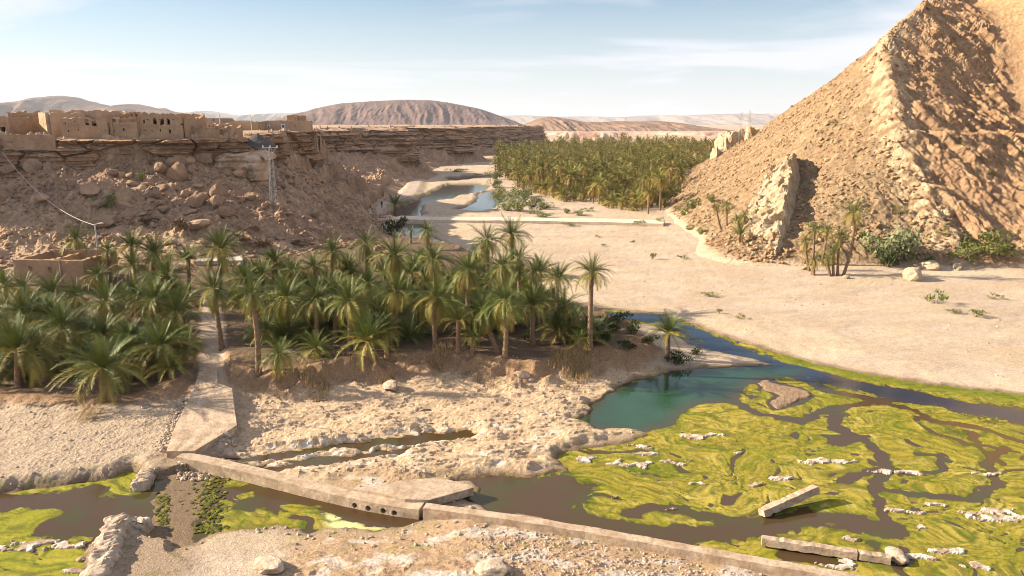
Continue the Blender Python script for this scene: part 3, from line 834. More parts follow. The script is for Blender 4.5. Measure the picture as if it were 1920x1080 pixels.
def mountain_h(x, y, detail=True):
    w = WEST(x, y); s = SOUTH(x, y)
    # side of the spur crest
    d, q = pline(CX, x, y, 300)
    xc = np.interp(y, CX[:, 1], CX[:, 0])
    side = sstep(-2.5, 2.5, x - xc + 1.5 * fbm(x * .2, y * .2, 2, 301))
    side = np.where(y < 104, sstep(58, 68, x), side)
    side = np.where(y > 171, sstep(-3, 3, (x - 92) * .55 - (y - 171) * .86), side)
    z = lerp(w, s, side)
    if detail:
        up = sstep(.3, 4, z)
        # tilted beds: long ribs running down to the right across the south face
        a = x * .64 - z * .9 * .77; b = x * .77 + z * .9 * .64
        rib = ridged(b * .20 + .15 * fbm(x * .2, y * .2, 2, 303), a * .055, 4, 305)
        d1, d2, idv = worley(a * .24 + .25 * fbm(x * .3, z * .3, 2, 308), b * .62, 31)
        d1b, d2b, idb = worley(a * .6, b * 1.3, 33)
        smooth = sstep(-1.5, 3.0, x - np.interp(z, [0, 20, 48, 80], [101, 93, 100, 112]))     # even slope beyond the gully
        rough = side * (1 - .88 * smooth)
        dz = rough * up * (.55 * rib + .9 * fbm(x * .16, y * .16 + z * .1, 4, 311))
        # scree and small crags on the west face
        g = ridged((x * .8 + y * .6) * .10, (y * .8 - x * .6) * .03, 3, 318)
        dz = dz + (1 - side) * up * (.9 * fbm(x * .07, y * .07, 4, 321) + .5 * g + .30 * fbm(x * .6, y * .6, 4, 324))
        e1, e2, eid = worley(x * .35, y * .35 + z * .15, 37)
        dz = dz + (1 - side) * up * (.6 * np.clip(.5 - e1, 0, 1) * (eid > .5))
        e1, e2, eid = worley(x * .95, y * .8 + z * .3, 39)
        dz = dz + up * (.5 * np.clip(.55 - e1, 0, 1) * (eid > .35)) * (1 - .5 * smooth)
        # pale hard bed standing along the crest
        dz = dz + 1.3 * sstep(3.2, .5, np.abs(d + .6 * fbm(x * .3, y * .3, 3, 327))) * up * (z < 46) * (.6 + .6 * fbm(x * .4, z * .4, 3, 329))
        z = z + dz
        # worn ledge across the south face
        led = 20.6 + (x - 70) * (-.03)
        k = rough * sstep(69, 71, x)
        z = z - k * .9 * np.exp(-((z - led - 1.0) / .8) ** 2) * (1 + .5 * fbm(x * .3, z, 2, 333)) + k * .5 * np.exp(-((z - led + .7) / .7) ** 2)
    return z


def build_mountain():
    yy = np.array(strip_rows(101, 150, .18) + strip_rows(150, 180, .28) + strip_rows(180, 240, .7) + strip_rows(240, 340, 1.6))
    uu = np.concatenate([np.linspace(.14, .22, 40)[:-1], np.linspace(.22, .74, 440), np.linspace(.74, 1.1, 70)[1:]])
    Yg, Ug = np.meshgrid(yy, uu, indexing='ij'); Xg = Ug * Yg
    x, y = Xg.ravel(), Yg.ravel()
    z = mountain_h(x, y)
    n1 = fbm(x * .09, y * .09, 4, 340); n2 = fbm(x * .5, y * .5 + z * .3, 4, 344); n3 = fbm(x * 2.1, y * 2.1, 2, 348)
    def put(c, col, m): return c + (np.asarray(col) - c) * np.clip(m, 0, 1)[:, None]
    xc = np.interp(y, CX[:, 1], CX[:, 0])
    side = sstep(-2, 2, x - xc)
    d, q = pline(CX, x, y, 300)
    # broken beds of the south face: blocks and cracks pushed out along the face, lined up with the dip
    smooth = sstep(-1.5, 3.0, x - np.interp(z, [0, 20, 48, 80], [101, 93, 100, 112]))
    rgh = sstep(-1.5, 2.5, x - xc + 1.5 * fbm(x * .2, y * .2, 2, 301)) * (1 - .93 * smooth) * sstep(.5, 4, z)
    a = x * .64 - z * .9 * .77; b = x * .77 + z * .9 * .64
    wa = .35 * fbm(x * .35, z * .35, 3, 308); wb = .35 * fbm(x * .35 + 7, z * .35, 3, 309)
    p1, p2, pid = worley(a * .13 + wa, b * .62 + wb, 31)
    q1, q2, qid = worley(a * .38 + wa, b * 1.25 + wb, 33)
    kk = 1.25 * (pid - .35) * sstep(.0, .22, p2 - p1) + .7 * (qid - .35) * sstep(.0, .25, q2 - q1) + .8 * ridged(b * .34 + wb, a * .045, 3, 305) + .35 * fbm(a * .8, b * 1.4, 3, 313) - .25
    kk = kk * rgh * (.55 + .6 * sstep(-.4, .4, fbm(x * .12, z * .12, 2, 314)))
    kw = (1 - sstep(-1.5, 2.5, x - xc)) * sstep(.8, 3, z) * (.55 * (qid - .5) * sstep(0, .3, q2 - q1) * (fbm(x * .1, z * .15, 2, 316) > .05))
    kk = kk + kw
    Xg = Xg + (kk * .18).reshape(Xg.shape); Yg = Yg - (kk * .66).reshape(Xg.shape); z = z + kk * .62
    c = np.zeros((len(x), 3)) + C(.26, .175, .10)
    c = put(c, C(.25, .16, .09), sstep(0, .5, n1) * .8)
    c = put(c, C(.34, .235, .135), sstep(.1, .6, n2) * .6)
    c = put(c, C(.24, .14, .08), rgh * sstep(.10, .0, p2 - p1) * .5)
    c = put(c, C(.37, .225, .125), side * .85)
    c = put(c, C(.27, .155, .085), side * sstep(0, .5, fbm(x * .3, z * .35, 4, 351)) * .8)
    c = put(c, C(.50, .37, .23), sstep(5, 1.5, d) * (z < 44) * sstep(-.3, .3, n2) * .8)
    c = put(c, C(.42, .27, .14), sstep(98, 104, x) * .8)
    c = put(c, C(.52, .38, .26), sstep(2.0, .8, z))
    c = c * (1 + .2 * n2 + .16 * n3)[:, None]
    kz = (z.reshape(Xg.shape) > -.6)
    kq = kz[:-1, :-1] | kz[1:, :-1] | kz[:-1, 1:] | kz[1:, 1:]
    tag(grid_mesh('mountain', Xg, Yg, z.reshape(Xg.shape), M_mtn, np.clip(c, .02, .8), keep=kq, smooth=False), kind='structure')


build_mountain()


def surface_h(x, y):
    """top of everything solid: valley floor, hillside, mountain"""
    x = np.atleast_1d(np.asarray(x, float)); y = np.atleast_1d(np.asarray(y, float))
    h = ground_h(x, y)
    m = (x < 0) & (y > 92); 
    if m.any(): h[m] = np.maximum(h[m], hill_h(x[m], y[m]))
    m = (x > 25) & (y > 100) & (y < 340)
    if m.any(): h[m] = np.maximum(h[m], mountain_h(x[m], y[m]))
    return h


def hit(px, py, d0=32, d1=420):
    """where a sight line meets the land"""
    dx, dy, dz = ray(px, py)
    for n in (150, 40):
        t = np.geomspace(d0, d1, n) / dy
        x, y, z = dx * t, dy * t, CAMZ + dz * t
        h = surface_h(x, y)
        k = int(np.argmax(z < h)) if (z < h).any() else n - 1
        d0, d1 = y[max(0, k - 1)], y[k]
    return float(x[k]), float(y[k]), float(h[k])


# ------------------------------------------------------------------ far mesas and mountains
def far_range(name, D, prof, depth, seed, col1, col2, gul=.35, nx=260, ny=70, gx=1.0, z0=3.0, blocky=0.0):
    """a mountain whose skyline follows measured angles; prof = [(px, py)]"""
    pts = np.array([PD(a, b, D) for a, b in prof])
    x0, x1 = pts[0, 0], pts[-1, 0]
    xs = np.linspace(x0, x1, nx); v = np.linspace(-1, 1, ny)
    V, X = np.meshgrid(v, xs, indexing='ij')
    top = np.interp(X, pts[:, 0], pts[:, 2])
    k = max(3, nx // 60); ker = np.ones(2 * k + 1) / (2 * k + 1)
    line = np.convolve(np.pad(top[0], k, 'edge'), ker, 'valid'); top = np.broadcast_to(line, X.shape)
    Y = D + V * depth
    fall = np.clip(1 - np.abs(V) ** 1.5, 0, 1)
    H = np.maximum(top - z0, 0)
    sc = (x1 - x0)
    wob = .35 * fbm(X / sc * 9, V * 2, 3, seed + 20)
    g = ridged(X / sc * 26 * gx + 1.6 * V + wob, V * .8, 2, seed)
    g2 = ridged(X / sc * 70 * gx, V * 5, 3, seed + 4)
    Z = z0 + H * (fall + gul * (g - .55) * (1 - fall) * fall * 2.6 + gul * .25 * (g2 - .4) * fall * (1 - fall) * 2 + .02 * fbm(X / sc * 120, V * 20, 3, seed + 7))
    if blocky:
        Z = np.where(fall > .25, lerp(Z, z0 + H * sstep(.25, .5, fall), blocky), Z)
    Z = np.where(H <= 0.2, -5, Z)
    x, y = X.ravel(), V.ravel()
    n = fbm(x / sc * 14, y * 4, 4, seed + 9)
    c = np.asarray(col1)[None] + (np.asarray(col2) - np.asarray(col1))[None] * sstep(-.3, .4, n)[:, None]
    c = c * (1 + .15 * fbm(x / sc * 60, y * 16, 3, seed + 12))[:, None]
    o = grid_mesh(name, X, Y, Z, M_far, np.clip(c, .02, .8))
    return tag(o, kind='structure')


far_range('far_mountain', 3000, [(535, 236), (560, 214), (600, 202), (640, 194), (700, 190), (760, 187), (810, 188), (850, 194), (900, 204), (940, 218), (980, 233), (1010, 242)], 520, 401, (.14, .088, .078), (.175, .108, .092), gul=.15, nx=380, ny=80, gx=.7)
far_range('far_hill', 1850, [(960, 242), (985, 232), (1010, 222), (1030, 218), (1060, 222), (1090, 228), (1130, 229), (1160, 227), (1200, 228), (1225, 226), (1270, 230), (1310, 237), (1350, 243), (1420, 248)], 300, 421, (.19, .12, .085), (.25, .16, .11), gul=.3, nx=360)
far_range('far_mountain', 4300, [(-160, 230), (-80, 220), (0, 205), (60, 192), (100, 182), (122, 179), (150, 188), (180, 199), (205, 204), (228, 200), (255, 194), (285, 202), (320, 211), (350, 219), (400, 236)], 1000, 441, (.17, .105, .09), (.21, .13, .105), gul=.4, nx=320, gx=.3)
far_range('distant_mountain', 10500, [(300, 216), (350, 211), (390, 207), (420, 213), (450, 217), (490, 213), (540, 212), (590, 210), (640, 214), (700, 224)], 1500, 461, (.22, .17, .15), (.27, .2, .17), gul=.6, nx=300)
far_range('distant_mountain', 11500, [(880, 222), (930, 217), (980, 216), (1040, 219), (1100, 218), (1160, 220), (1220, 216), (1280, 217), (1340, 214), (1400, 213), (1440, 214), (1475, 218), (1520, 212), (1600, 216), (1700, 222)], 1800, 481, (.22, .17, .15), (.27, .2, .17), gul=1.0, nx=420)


def badlands():
    """terraced pink terrain between the oasis and the far hills"""
    yy = np.geomspace(700, 1700, 110); uu = np.linspace(-.15, .4, 420)
    Yg, Ug = np.meshgrid(yy, uu, indexing='ij'); Xg = Ug * Yg
    x, y = Xg.ravel(), Yg.ravel()
    n = fbm(x * .006, y * .004, 4, 501) + .25 * fbm(x * .03, y * .02, 3, 505)
    lev = 3.0 + 5.5 * sstep(-.10, .12, n - .45 + 1.1 * sstep(900, 1500, y)) - 6 * sstep(1300, 1600, y)
    # the isolated table rock
    mx0, my0, _ = PD(1105, 260, 860)
    e = np.maximum(np.abs((x - mx0) / 27) , np.abs((y - my0) / 20)) + .25 * fbm(x * .06, y * .06, 3, 508)
    lev = np.maximum(lev, 3.0 + 6.5 * sstep(1.12, .98, e) + 3 * sstep(2.0, 1.0, e))
    g = ridged(x * .02, y * .012, 4, 512)
    z = lev + 2.0 * (g - .3) * sstep(3.6, 7, lev) * sstep(14, 10, lev) + .5 * fbm(x * .02, y * .02, 3, 515)
    n2 = fbm(x * .02, y * .012, 4, 518)
    c = C(.50, .31, .22)[None] + (C(.56, .40, .30) - C(.50, .31, .22))[None] * sstep(-.3, .4, n2)[:, None]
    c = c * (1 + .15 * fbm(x * .08, z * .5, 3, 521))[:, None]
    tag(grid_mesh('badlands', Xg, Yg, z.reshape(Xg.shape), M_far, np.clip(c, .02, .8)), kind='structure')


badlands()

# ------------------------------------------------------------------ haze
def build_haze():
    x0, x1, y0, y1, z0, z1 = -11000, 11000, -400, 14000, -8, 200
    v = [(x, y, z) for x in (x0, x1) for y in (y0, y1) for z in (z0, z1)]
    fcs = [(0, 1, 3, 2), (4, 6, 7, 5), (0, 4, 5, 1), (2, 3, 7, 6), (0, 2, 6, 4), (1, 5, 7, 3)]
    m = bpy.data.materials.new('haze_material'); m.use_nodes = True
    nt = m.node_tree; nt.nodes.clear()
    out = nt.nodes.new('ShaderNodeOutputMaterial'); vol = nt.nodes.new('ShaderNodeVolumePrincipled')
    vol.inputs['Color'].default_value = (.88, .93, 1.0, 1)
    vol.inputs['Density'].default_value = 4.5e-5
    vol.inputs['Anisotropy'].default_value = .2
    nt.links.new(vol.outputs[0], out.inputs['Volume'])
    o = mobj('haze', v, fcs, m)
    tag(o, kind='stuff')


build_haze()
#PART3
# ------------------------------------------------------------------ rocks
M_rock = pmat('boulder_material', (.36, .225, .135), var=.35, nscale=1.6, bump=.8, bscale=3.5, bdist=.12, rnd=.5, hue=.12, tint=(.27, .18, .12), nscale2=.7)
M_pale = pmat('pale_limestone_material', (.43, .335, .23), var=.38, nscale=1.6, bump=1.0, bscale=2.6, bdist=.3, tint=(.34, .235, .14), nscale2=.5, detail=8)
M_salt = pmat('salt_crusted_rock_material', (.50, .40, .31), var=.38, nscale=4, bump=1.0, bscale=7, bdist=.1, tint=(.33, .235, .16), nscale2=1.5, detail=8)
M_conc = pmat('weathered_concrete_material', (.46, .345, .245), var=.34, nscale=4.0, bump=.9, bscale=7, bdist=.06, tint=(.36, .255, .17), nscale2=1.1, detail=8)
M_rubble = pmat('rubble_material', (.36, .26, .18), var=.4, nscale=3.5, bump=.8, bscale=8, bdist=.05, tint=(.46, .37, .29), nscale2=2.0)
import bmesh


def ico(sub):
    bm = bmesh.new(); bmesh.ops.create_icosphere(bm, subdivisions=sub, radius=1)
    v = np.array([p.co for p in bm.verts]); f = [tuple(q.index for q in p.verts) for p in bm.faces]
    bm.free(); return v, f


def rock_verts(seed, sub=3, cuts=9, rough=.12):
    r = np.random.default_rng(seed)
    v, f = ico(sub)
    v = v * np.array([1, r.uniform(.65, .95), r.uniform(.55, .85)])
    for _ in range(cuts):                                   # split faces of broken stone
        n = r.normal(size=3); n /= np.linalg.norm(n); d = r.uniform(.45, .8)
        k = v @ n - d
        v = np.where((k > 0)[:, None], v - n * (k * .93)[:, None], v)
    k = rough * (pn3(v[:, 0] * 2.2 + seed, v[:, 1] * 2.2, v[:, 2] * 2.2, seed % 40) + .5 * pn3(v[:, 0] * 6, v[:, 1] * 6 + seed, v[:, 2] * 6, (seed + 9) % 40))
    v = v * (1 + k)[:, None]
    return v, f


ROCKS = []
for i in range(9):
    v, f = rock_verts(40 + i)
    me = bpy.data.meshes.new('boulder'); me.from_pydata([tuple(p) for p in v], [], f); me.materials.append(M_rock)
    ROCKS.append(me)


def place(name, me, loc, rot=(0, 0, 0), scale=(1, 1, 1), parent=None):
    o = bpy.data.objects.new(name, me); COL.objects.link(o)
    o.location = loc; o.rotation_euler = rot; o.scale = scale
    if parent: o.parent = parent
    return o


def stones(name, pts, sizes, mat, label, cat, seed=0, squash=.7):
    """countless small stones as one mesh"""
    r = np.random.default_rng(seed)
    bv, bf = ico(1)
    V, F = [], []
    for (x, y, z), s in zip(pts, sizes):
        d = bv * r.uniform(.7, 1.15, size=(len(bv), 1)) * np.array([1, r.uniform(.6, 1), squash]) * s
        a = r.uniform(0, 6.28); ca, sa = math.cos(a), math.sin(a)
        d = np.stack([d[:, 0] * ca - d[:, 1] * sa, d[:, 0] * sa + d[:, 1] * ca, d[:, 2]], 1) + (x, y, z)
        k = len(V) * len(bv)
        V.append(d); F += [(a_ + k, b_ + k, c_ + k) for a_, b_, c_ in bf]
    o = mobj(name, np.concatenate(V), F, mat)
    return tag(o, label, cat, kind='stuff')


# boulders read off the slope: picture position and width
BOULDERS = [(172, 350, 37, 'flat topped tan boulder alone on the left slope below the cliff'), (212, 323, 21, 'lumpy sunlit boulder, leftmost of three under the ruined houses'),
            (229, 328, 18, 'rounded sunlit boulder in the middle of the trio under the ruined houses'), (244, 328, 15, 'smallest sunlit boulder of the trio under the ruined houses'),
            (301, 312, 28, 'brown boulder leaning in the pile beneath the arched ruin'), (317, 303, 18, 'small brown block tucked behind the upright rock below the arched ruin'),
            (338, 303, 28, 'tall upright block standing in the boulder pile below the cliff'), (357, 300, 16, 'squarish block right of the upright rock on the slope'),
            (382, 292, 37, 'large squared block at the left end of the rock bench'), (333, 323, 38, 'long flat slab lying in front of the upright block'),
            (333, 332, 20, 'small tan stone under the long flat slab'), (273, 305, 16, 'small brown boulder left of the boulder pile on the slope'),
            (480, 332, 32, 'rust coloured boulder just left of the lattice pylon'), (450, 323, 22, 'brown boulder under the front edge of the rock bench'),
            (185, 378, 30, 'pale flat rock half buried left of the green slope bush'), (231, 384, 27, 'split brown rock right of the green slope bush'),
            (230, 370, 27, 'brown rock behind the green slope bush'), (197, 408, 52, 'biggest brown boulder above the lamp post on the lower slope'),
            (305, 353, 24, 'upper rounded rock of the middle slope cluster'), (287, 363, 24, 'left rough rock of the middle slope cluster'), (298, 379, 24, 'lower brown rock of the middle slope cluster'),
            (308, 391, 22, 'dark stone beneath the middle slope cluster'), (297, 402, 30, 'low grey rock at the foot of the middle slope cluster'),
            (345, 362, 19, 'pale block between the slope cluster and the tilted slab'), (370, 377, 34, 'wide low rock left of the tilted slab'),
            (408, 360, 28, 'tilted tan slab propped up on end below the rock bench'), (405, 381, 28, 'square brown block under the tilted slab'),
            (387, 370, 17, 'small rock wedged beside the tilted slab'), (357, 395, 21, 'grey block below the wide low rock'), (423, 395, 31, 'grey boulder right of the square brown block'),
            (373, 347, 19, 'small dark boulder above the wide low rock'), (370, 415, 50, 'broad low outcrop in the sunny strip of the slope'), (497, 385, 15, 'lone small boulder at the foot of the lattice pylon'),
            (14, 317, 22, 'pale grey boulder at the left picture edge under the cliff'), (66, 310, 30, 'ochre broken rock under the overhanging cliff'), (8, 370, 26, 'brown rock cut by the left picture edge'),
            (80, 373, 22, 'brown stone halfway down the left slope'), (240, 403, 18, 'tan boulder under the split brown rock'), (268, 400, 14, 'small reddish stone left of the low grey rock'),
            (530, 347, 18, 'brown boulder just right of the lattice pylon'), (533, 327, 21, 'brown boulder above and right of the lattice pylon'), (593, 400, 18, 'lone boulder on the shaded spur right of the pylon'),
            (200, 437, 18, 'rock beside the lamp post top on the lower slope'), (470, 367, 20, 'stone left of the pylon foot'), (457, 340, 24, 'stone below the rust coloured boulder'),
            (250, 342, 27, 'angular rock below the sunlit trio'), (280, 342, 20, 'rock right of the small yellow bush'), (713, 465, 24, 'reddish boulder by the river behind the palm grove'), (726, 474, 24, 'rounded reddish boulder beside the river bend')]
BOULDER_AT = []
for i, (px, py, w, lab) in enumerate(BOULDERS):
    x, y, z = hit(px, py + w * .22)
    sz = w * .5 * math.hypot(x, y) / FPX * 1.1
    rr = random.Random(i * 7 + 1)
    tall = 1.35 if 'upright' in lab or 'tilted' in lab else (.55 if 'flat' in lab or 'low' in lab else 1.0)
    o = place('boulder', ROCKS[i % 9], (x, y, z + sz * .18 * tall), (rr.uniform(-.3, .3), (.7 if 'tilted' in lab else rr.uniform(-.3, .3)), rr.uniform(0, 6.28)), (sz * 1.05, sz * .95, sz * tall))
    tag(o, lab, 'boulder', 'boulders on the left slope')
    BOULDER_AT.append((x, y, sz))


def bench():
    """flat-bedded rock bench standing out of the slope below the gravel heap"""
    x0, x1 = PD(398, 300, 134)[0], PD(508, 300, 136)[0]
    nu, nv = 60, 26
    V, F = [], []
    us_ = np.linspace(0, 1, nu); vs_ = np.linspace(0, 1, nv)
    for j, v in enumerate(vs_):
        for u in us_:
            x = lerp(x0, x1, u)
            if v < .62:                                  # front wall
                t = v / .62; z = 10.8 + t * 5.9; y = 132.5
                o = .8 * pn(np.array(z * 1.3), np.array(x * .05), 281) + 1.1 * pn(np.array(x * .35), np.array(z * .3), 283) + .3 * pn(np.array(x * 1.5), np.array(z * 1.9), 285)
                y = y + float(o) * 1.1 + (1 - t) * -1.0 + 3.0 * (abs(u - .5) * 2) ** 6
            else:                                        # worn top
                t = (v - .62) / .38; y = 132.8 + t * 7 + .6 * float(pn(np.array(x * .35), np.array(5.3), 283)); z = 16.75 + t * .5 + .35 * float(fbm(np.array(x * .5), np.array(y * .5), 3, 287)) - 1.2 * (abs(u - .5) * 2) ** 8
            V.append((x, y, z))
    for j in range(nv - 1):
        for i in range(nu - 1):
            a = j * nu + i; F.append((a, a + 1, a + nu + 1, a + nu))
    o = mobj('rock_bench', V, F, pmat('bedded_rock_material', (.38, .24, .145), var=.3, nscale=1.2, bump=.8, bscale=2.5, bdist=.15, tint=(.48, .36, .26), nscale2=.4))
    tag(o, 'long flat topped rock bench on the slope left of the lattice pylon', 'rock ledge')


bench()


def scatter_stones():
    r = np.random.default_rng(77)
    # loose stones over the left slope
    n = 9000
    x = r.uniform(-92, -24, n); y = r.uniform(97, 175, n)
    z = surface_h(x, y); d = sdf(FOOTZONE, x, y, 30)
    k = (d < 4) & (z < 17) & (fbm(x * .15, y * .15, 3, 291) > -.12)
    sz = .10 + .55 * r.random(n) ** 3.2
    stones('rubble', np.stack([x, y, z + .05], 1)[k], sz[k], M_rock, 'loose stones strewn over the shaded left slope', 'rubble', 3)
    # stones on the mountain flank
    n = 21000
    x = r.uniform(34, 100, n); y = 107 + 170 * r.random(n) ** 1.5
    z = mountain_h(x, y)
    k = (z > 1.2) & (fbm(x * .12, y * .12, 3, 295) > -.15) & (np.interp(y, CX[:, 1], CX[:, 0]) > x - 3)
    sz = .12 + .55 * r.random(n) ** 3.6
    stones('rubble', np.stack([x, y, z + .08], 1)[k], sz[k], pmat('scree_material', (.27, .165, .09), var=.35, nscale=1.5, bump=.5, bscale=4, bdist=.06, tint=(.38, .26, .15), nscale2=.6), 'angular scree stones on the sunlit mountain flank', 'scree', 4)
    # pebbles of the rock shelf, the river edge and the foreground crust
    n = 9000
    u = r.uniform(-.8, .8, n); y = 35 + 34 * r.random(n) ** 1.2; x = u * y
    z, f = ground_fields(x, y)
    dens = f['rk'] * .35 + f['fg'] * .6 + sstep(2.5, .2, np.abs(f['dB'])) * .5 + sstep(1.4, .5, f['dL']) * .6 * (f['dL'] > .2) + f['lf'] * .25
    k = (r.random(n) < dens) & (z > .1) & (f['dp'] > 2.6)
    sz = .03 + .15 * r.random(n) ** 3.0
    stones('rubble', np.stack([x, y, z + .01], 1)[k], sz[k], M_rubble, 'small stones littering the rock shelf and the muddy foreground', 'rubble', 5)
    # cobbles on the sand plain
    n = 3500
    u = r.uniform(.0, .8, n); y = 60 + 90 * r.random(n); x = u * y
    z, f = ground_fields(x, y)
    k = (f['dR'] > .5) & (fbm(x * .1, y * .2, 3, 297) > .0) & (z > .12) & (f['bk'] < .1)
    sz = .05 + .13 * r.random(n) ** 3
    stones('cobbles', np.stack([x, y, z], 1)[k], sz[k], pmat('cobble_material', (.40, .31, .24), var=.3, nscale=3, bump=0), 'grey cobbles scattered over the dry sandy riverbed', 'cobbles', 6)


scatter_stones()


def moss_and_edge_rubble():
    r = np.random.default_rng(31)
    pts, sz = [], []
    for i in range(420):
        px, py = (r.normal(392, 14), r.uniform(893, 1000)) if i < 320 else (r.normal(306, 7), r.uniform(925, 985))
        x, y, _ = P(px, py, 0); pts.append((x, y, .02)); sz.append(r.uniform(.06, .22))
    stones('moss', pts, sz, pmat('moss_material', (.065, .065, .014), var=.5, nscale=4, bump=.8, bscale=10, bdist=.05, tint=(.15, .135, .02), nscale2=2.5), 'dark green moss lumps fringing both sides of the ford', 'moss', 7, .35)
    pts, sz = [], []
    for i in range(900):
        q = r.random()
        if q < .35: t = r.random(); px, py = lerp(345, 300, t) + r.normal(0, 5), lerp(755, 850, t)
        elif q < .6: px, py = r.normal(415, 18), r.normal(822, 8)
        else: px, py = r.uniform(330, 420), r.uniform(858, 888)
        x, y, _ = P(px, py, .5); z = float(ground_h(x, y)[0]); pts.append((x, y, z + .03)); sz.append(.05 + .17 * r.random() ** 2)
    stones('rubble', pts, sz, M_rubble, 'broken stone rubble beside and below the concrete track slab', 'rubble', 8)
    pts, sz = [], []
    for i in range(2600):
        px, py = r.uniform(900, 1640), r.uniform(985, 1110)
        if py < np.interp(px, [796, 950, 1250, 1560, 1760], [962, 985, 1036, 1092, 1130]): continue
        x, y, _ = P(px, py, .5); pts.append((x, y, 0)); sz.append(.03 + .10 * r.random() ** 2.2)
    pts = np.array(pts); pts[:, 2] = ground_h(pts[:, 0], pts[:, 1]) + .01
    stones('cobbles', pts, sz, M_rubble, 'loose cobbles on the berm below the long narrow wall', 'cobbles', 9)


moss_and_edge_rubble()


def heap():
    v, f = ico(4)
    v = v[:, :]
    x, y, z = PD(477, 264, 143)
    p = v * np.array([4.2, 3.0, 3.0]); r_ = np.hypot(p[:, 0] / 4.2, p[:, 1] / 3)
    p[:, 2] = 2.6 * np.clip(1 - r_ * 1.0, -.2, 1) + .12 * fbm(p[:, 0] * 2, p[:, 1] * 2, 3, 299)
    p[:, 0] += .25 * p[:, 2]
    o = mobj('gravel_heap', p + np.array([x, y, 17.7]), f, pmat('dark_gravel_material', (.10, .085, .08), var=.4, nscale=6, bump=.7, bscale=12, bdist=.05))
    tag(o, 'dark grey heap of gravel tipped over the plateau edge', 'gravel heap')


heap()


def fin():
    """upright limestone bed standing out of the mountain foot: sunlit on its left, sheer and dark on its right"""
    base = np.array([P(1452, 500, .6), P(1462, 470, 2.0), PD(1470, 420, 127), PD(1478, 370, 136), PD(1487, 320, 144), PD(1494, 296, 150)])
    ns, nt_ = 110, 64
    sidx = np.linspace(0, len(base) - 1, ns)
    V = []
    bx = np.interp(sidx, np.arange(len(base)), base[:, 0]); by = np.interp(sidx, np.arange(len(base)), base[:, 1]); bz = np.interp(sidx, np.arange(len(base)), base[:, 2])
    s = np.linspace(0, 1, ns)
    hgt = np.interp(s, [0, .06, .18, .35, .55, .75, .9, 1], [.3, 2.4, 3.6, 4.6, 4.8, 4.2, 3.0, .5]) + .9 * fbm(s * 9, s * 0 + 1.7, 4, 601)
    wl = np.interp(s, [0, .1, .4, 1], [2.5, 7.0, 7.5, 4.0]); wr = np.interp(s, [0, .1, .4, 1], [1.2, 3.0, 2.2, 1.0])
    tx, ty = np.gradient(bx), np.gradient(by); ln = np.hypot(tx, ty); px_, py_ = -ty / ln, tx / ln      # to the left
    T = np.linspace(-1, 1, nt_)
    VV = []
    for i in range(ns):
        for t in T:
            a = abs(t)
            if t < 0: off = -wr[i] * (a ** 2.2); zz = hgt[i] * (1 - a ** 1.6) * 1.0
            else: off = wl[i] * a; zz = hgt[i] * (1 - a) ** 1.25
            VV.append((bx[i] + px_[i] * off, by[i] + py_[i] * off, bz[i] - 1.2 + zz * 1.08))
    V = np.array(VV)
    sd = np.repeat(s, nt_) * 45; td = np.tile(T, ns) * 6
    d1, d2, idv = worley(V[:, 0] * .45 + V[:, 2] * .35 + .3 * fbm(sd * .3, td * .3, 2, 603), V[:, 1] * .4 - V[:, 2] * .5, 41)
    k = .8 * (idv - .4) * sstep(.0, .25, d2 - d1) + 1.0 * fbm(sd * .3, td * .4 + V[:, 2] * .2, 3, 605) + .10 * fbm(sd * 1.2, V[:, 2] * 1.2, 2, 608)
    V[:, 0] -= k * 1.0; V[:, 1] -= k * 1.1; V[:, 2] += k * .7
    F = [(i * nt_ + j, (i + 1) * nt_ + j, (i + 1) * nt_ + j + 1, i * nt_ + j + 1) for i in range(ns - 1) for j in range(nt_ - 1)]
    o = mobj('rock_fin', V, F, M_pale)
    tag(o, 'pale limestone fin jutting from the mountain foot with a dark sheer right side', 'rock fin')


fin()


def pinnacle(px0, px1, pytop, pybot, D, seed, label, mat, wide=6.0):
    x0, x1 = PD(px0, pytop, D)[0], PD(px1, pytop, D)[0]; z1 = PD(px0, pytop, D)[2]; z0 = PD(px0, pybot, D)[2]
    v, f = ico(4)
    w = (x1 - x0) / 2
    e = 3.2
    q = np.sign(v) * np.abs(v) ** (1 / e * 2 if False else .55)
    q = q / np.abs(q).max(1, keepdims=True).clip(.75)
    k = pn3(v[:, 0] * 2.5 + seed, v[:, 1] * 2.5, v[:, 2] * 1.0, seed % 30) * .22 + pn3(v[:, 0] * 7, v[:, 1] * 7 + seed, v[:, 2] * 3, (seed + 3) % 30) * .10
    q = q * (1 + k)[:, None]
    taper = 1 - .28 * (q[:, 2] * .5 + .5)
    p = np.stack([q[:, 0] * w * taper, q[:, 1] * wide * taper, (q[:, 2] * .5 + .5) * (z1 - z0) * 1.02], 1)
    o = mobj('rock_pinnacle', p + np.array([(x0 + x1) / 2, D, z0]), f, mat)
    tag(o, label, 'rock pinnacle', 'rock pinnacles beside the masts')


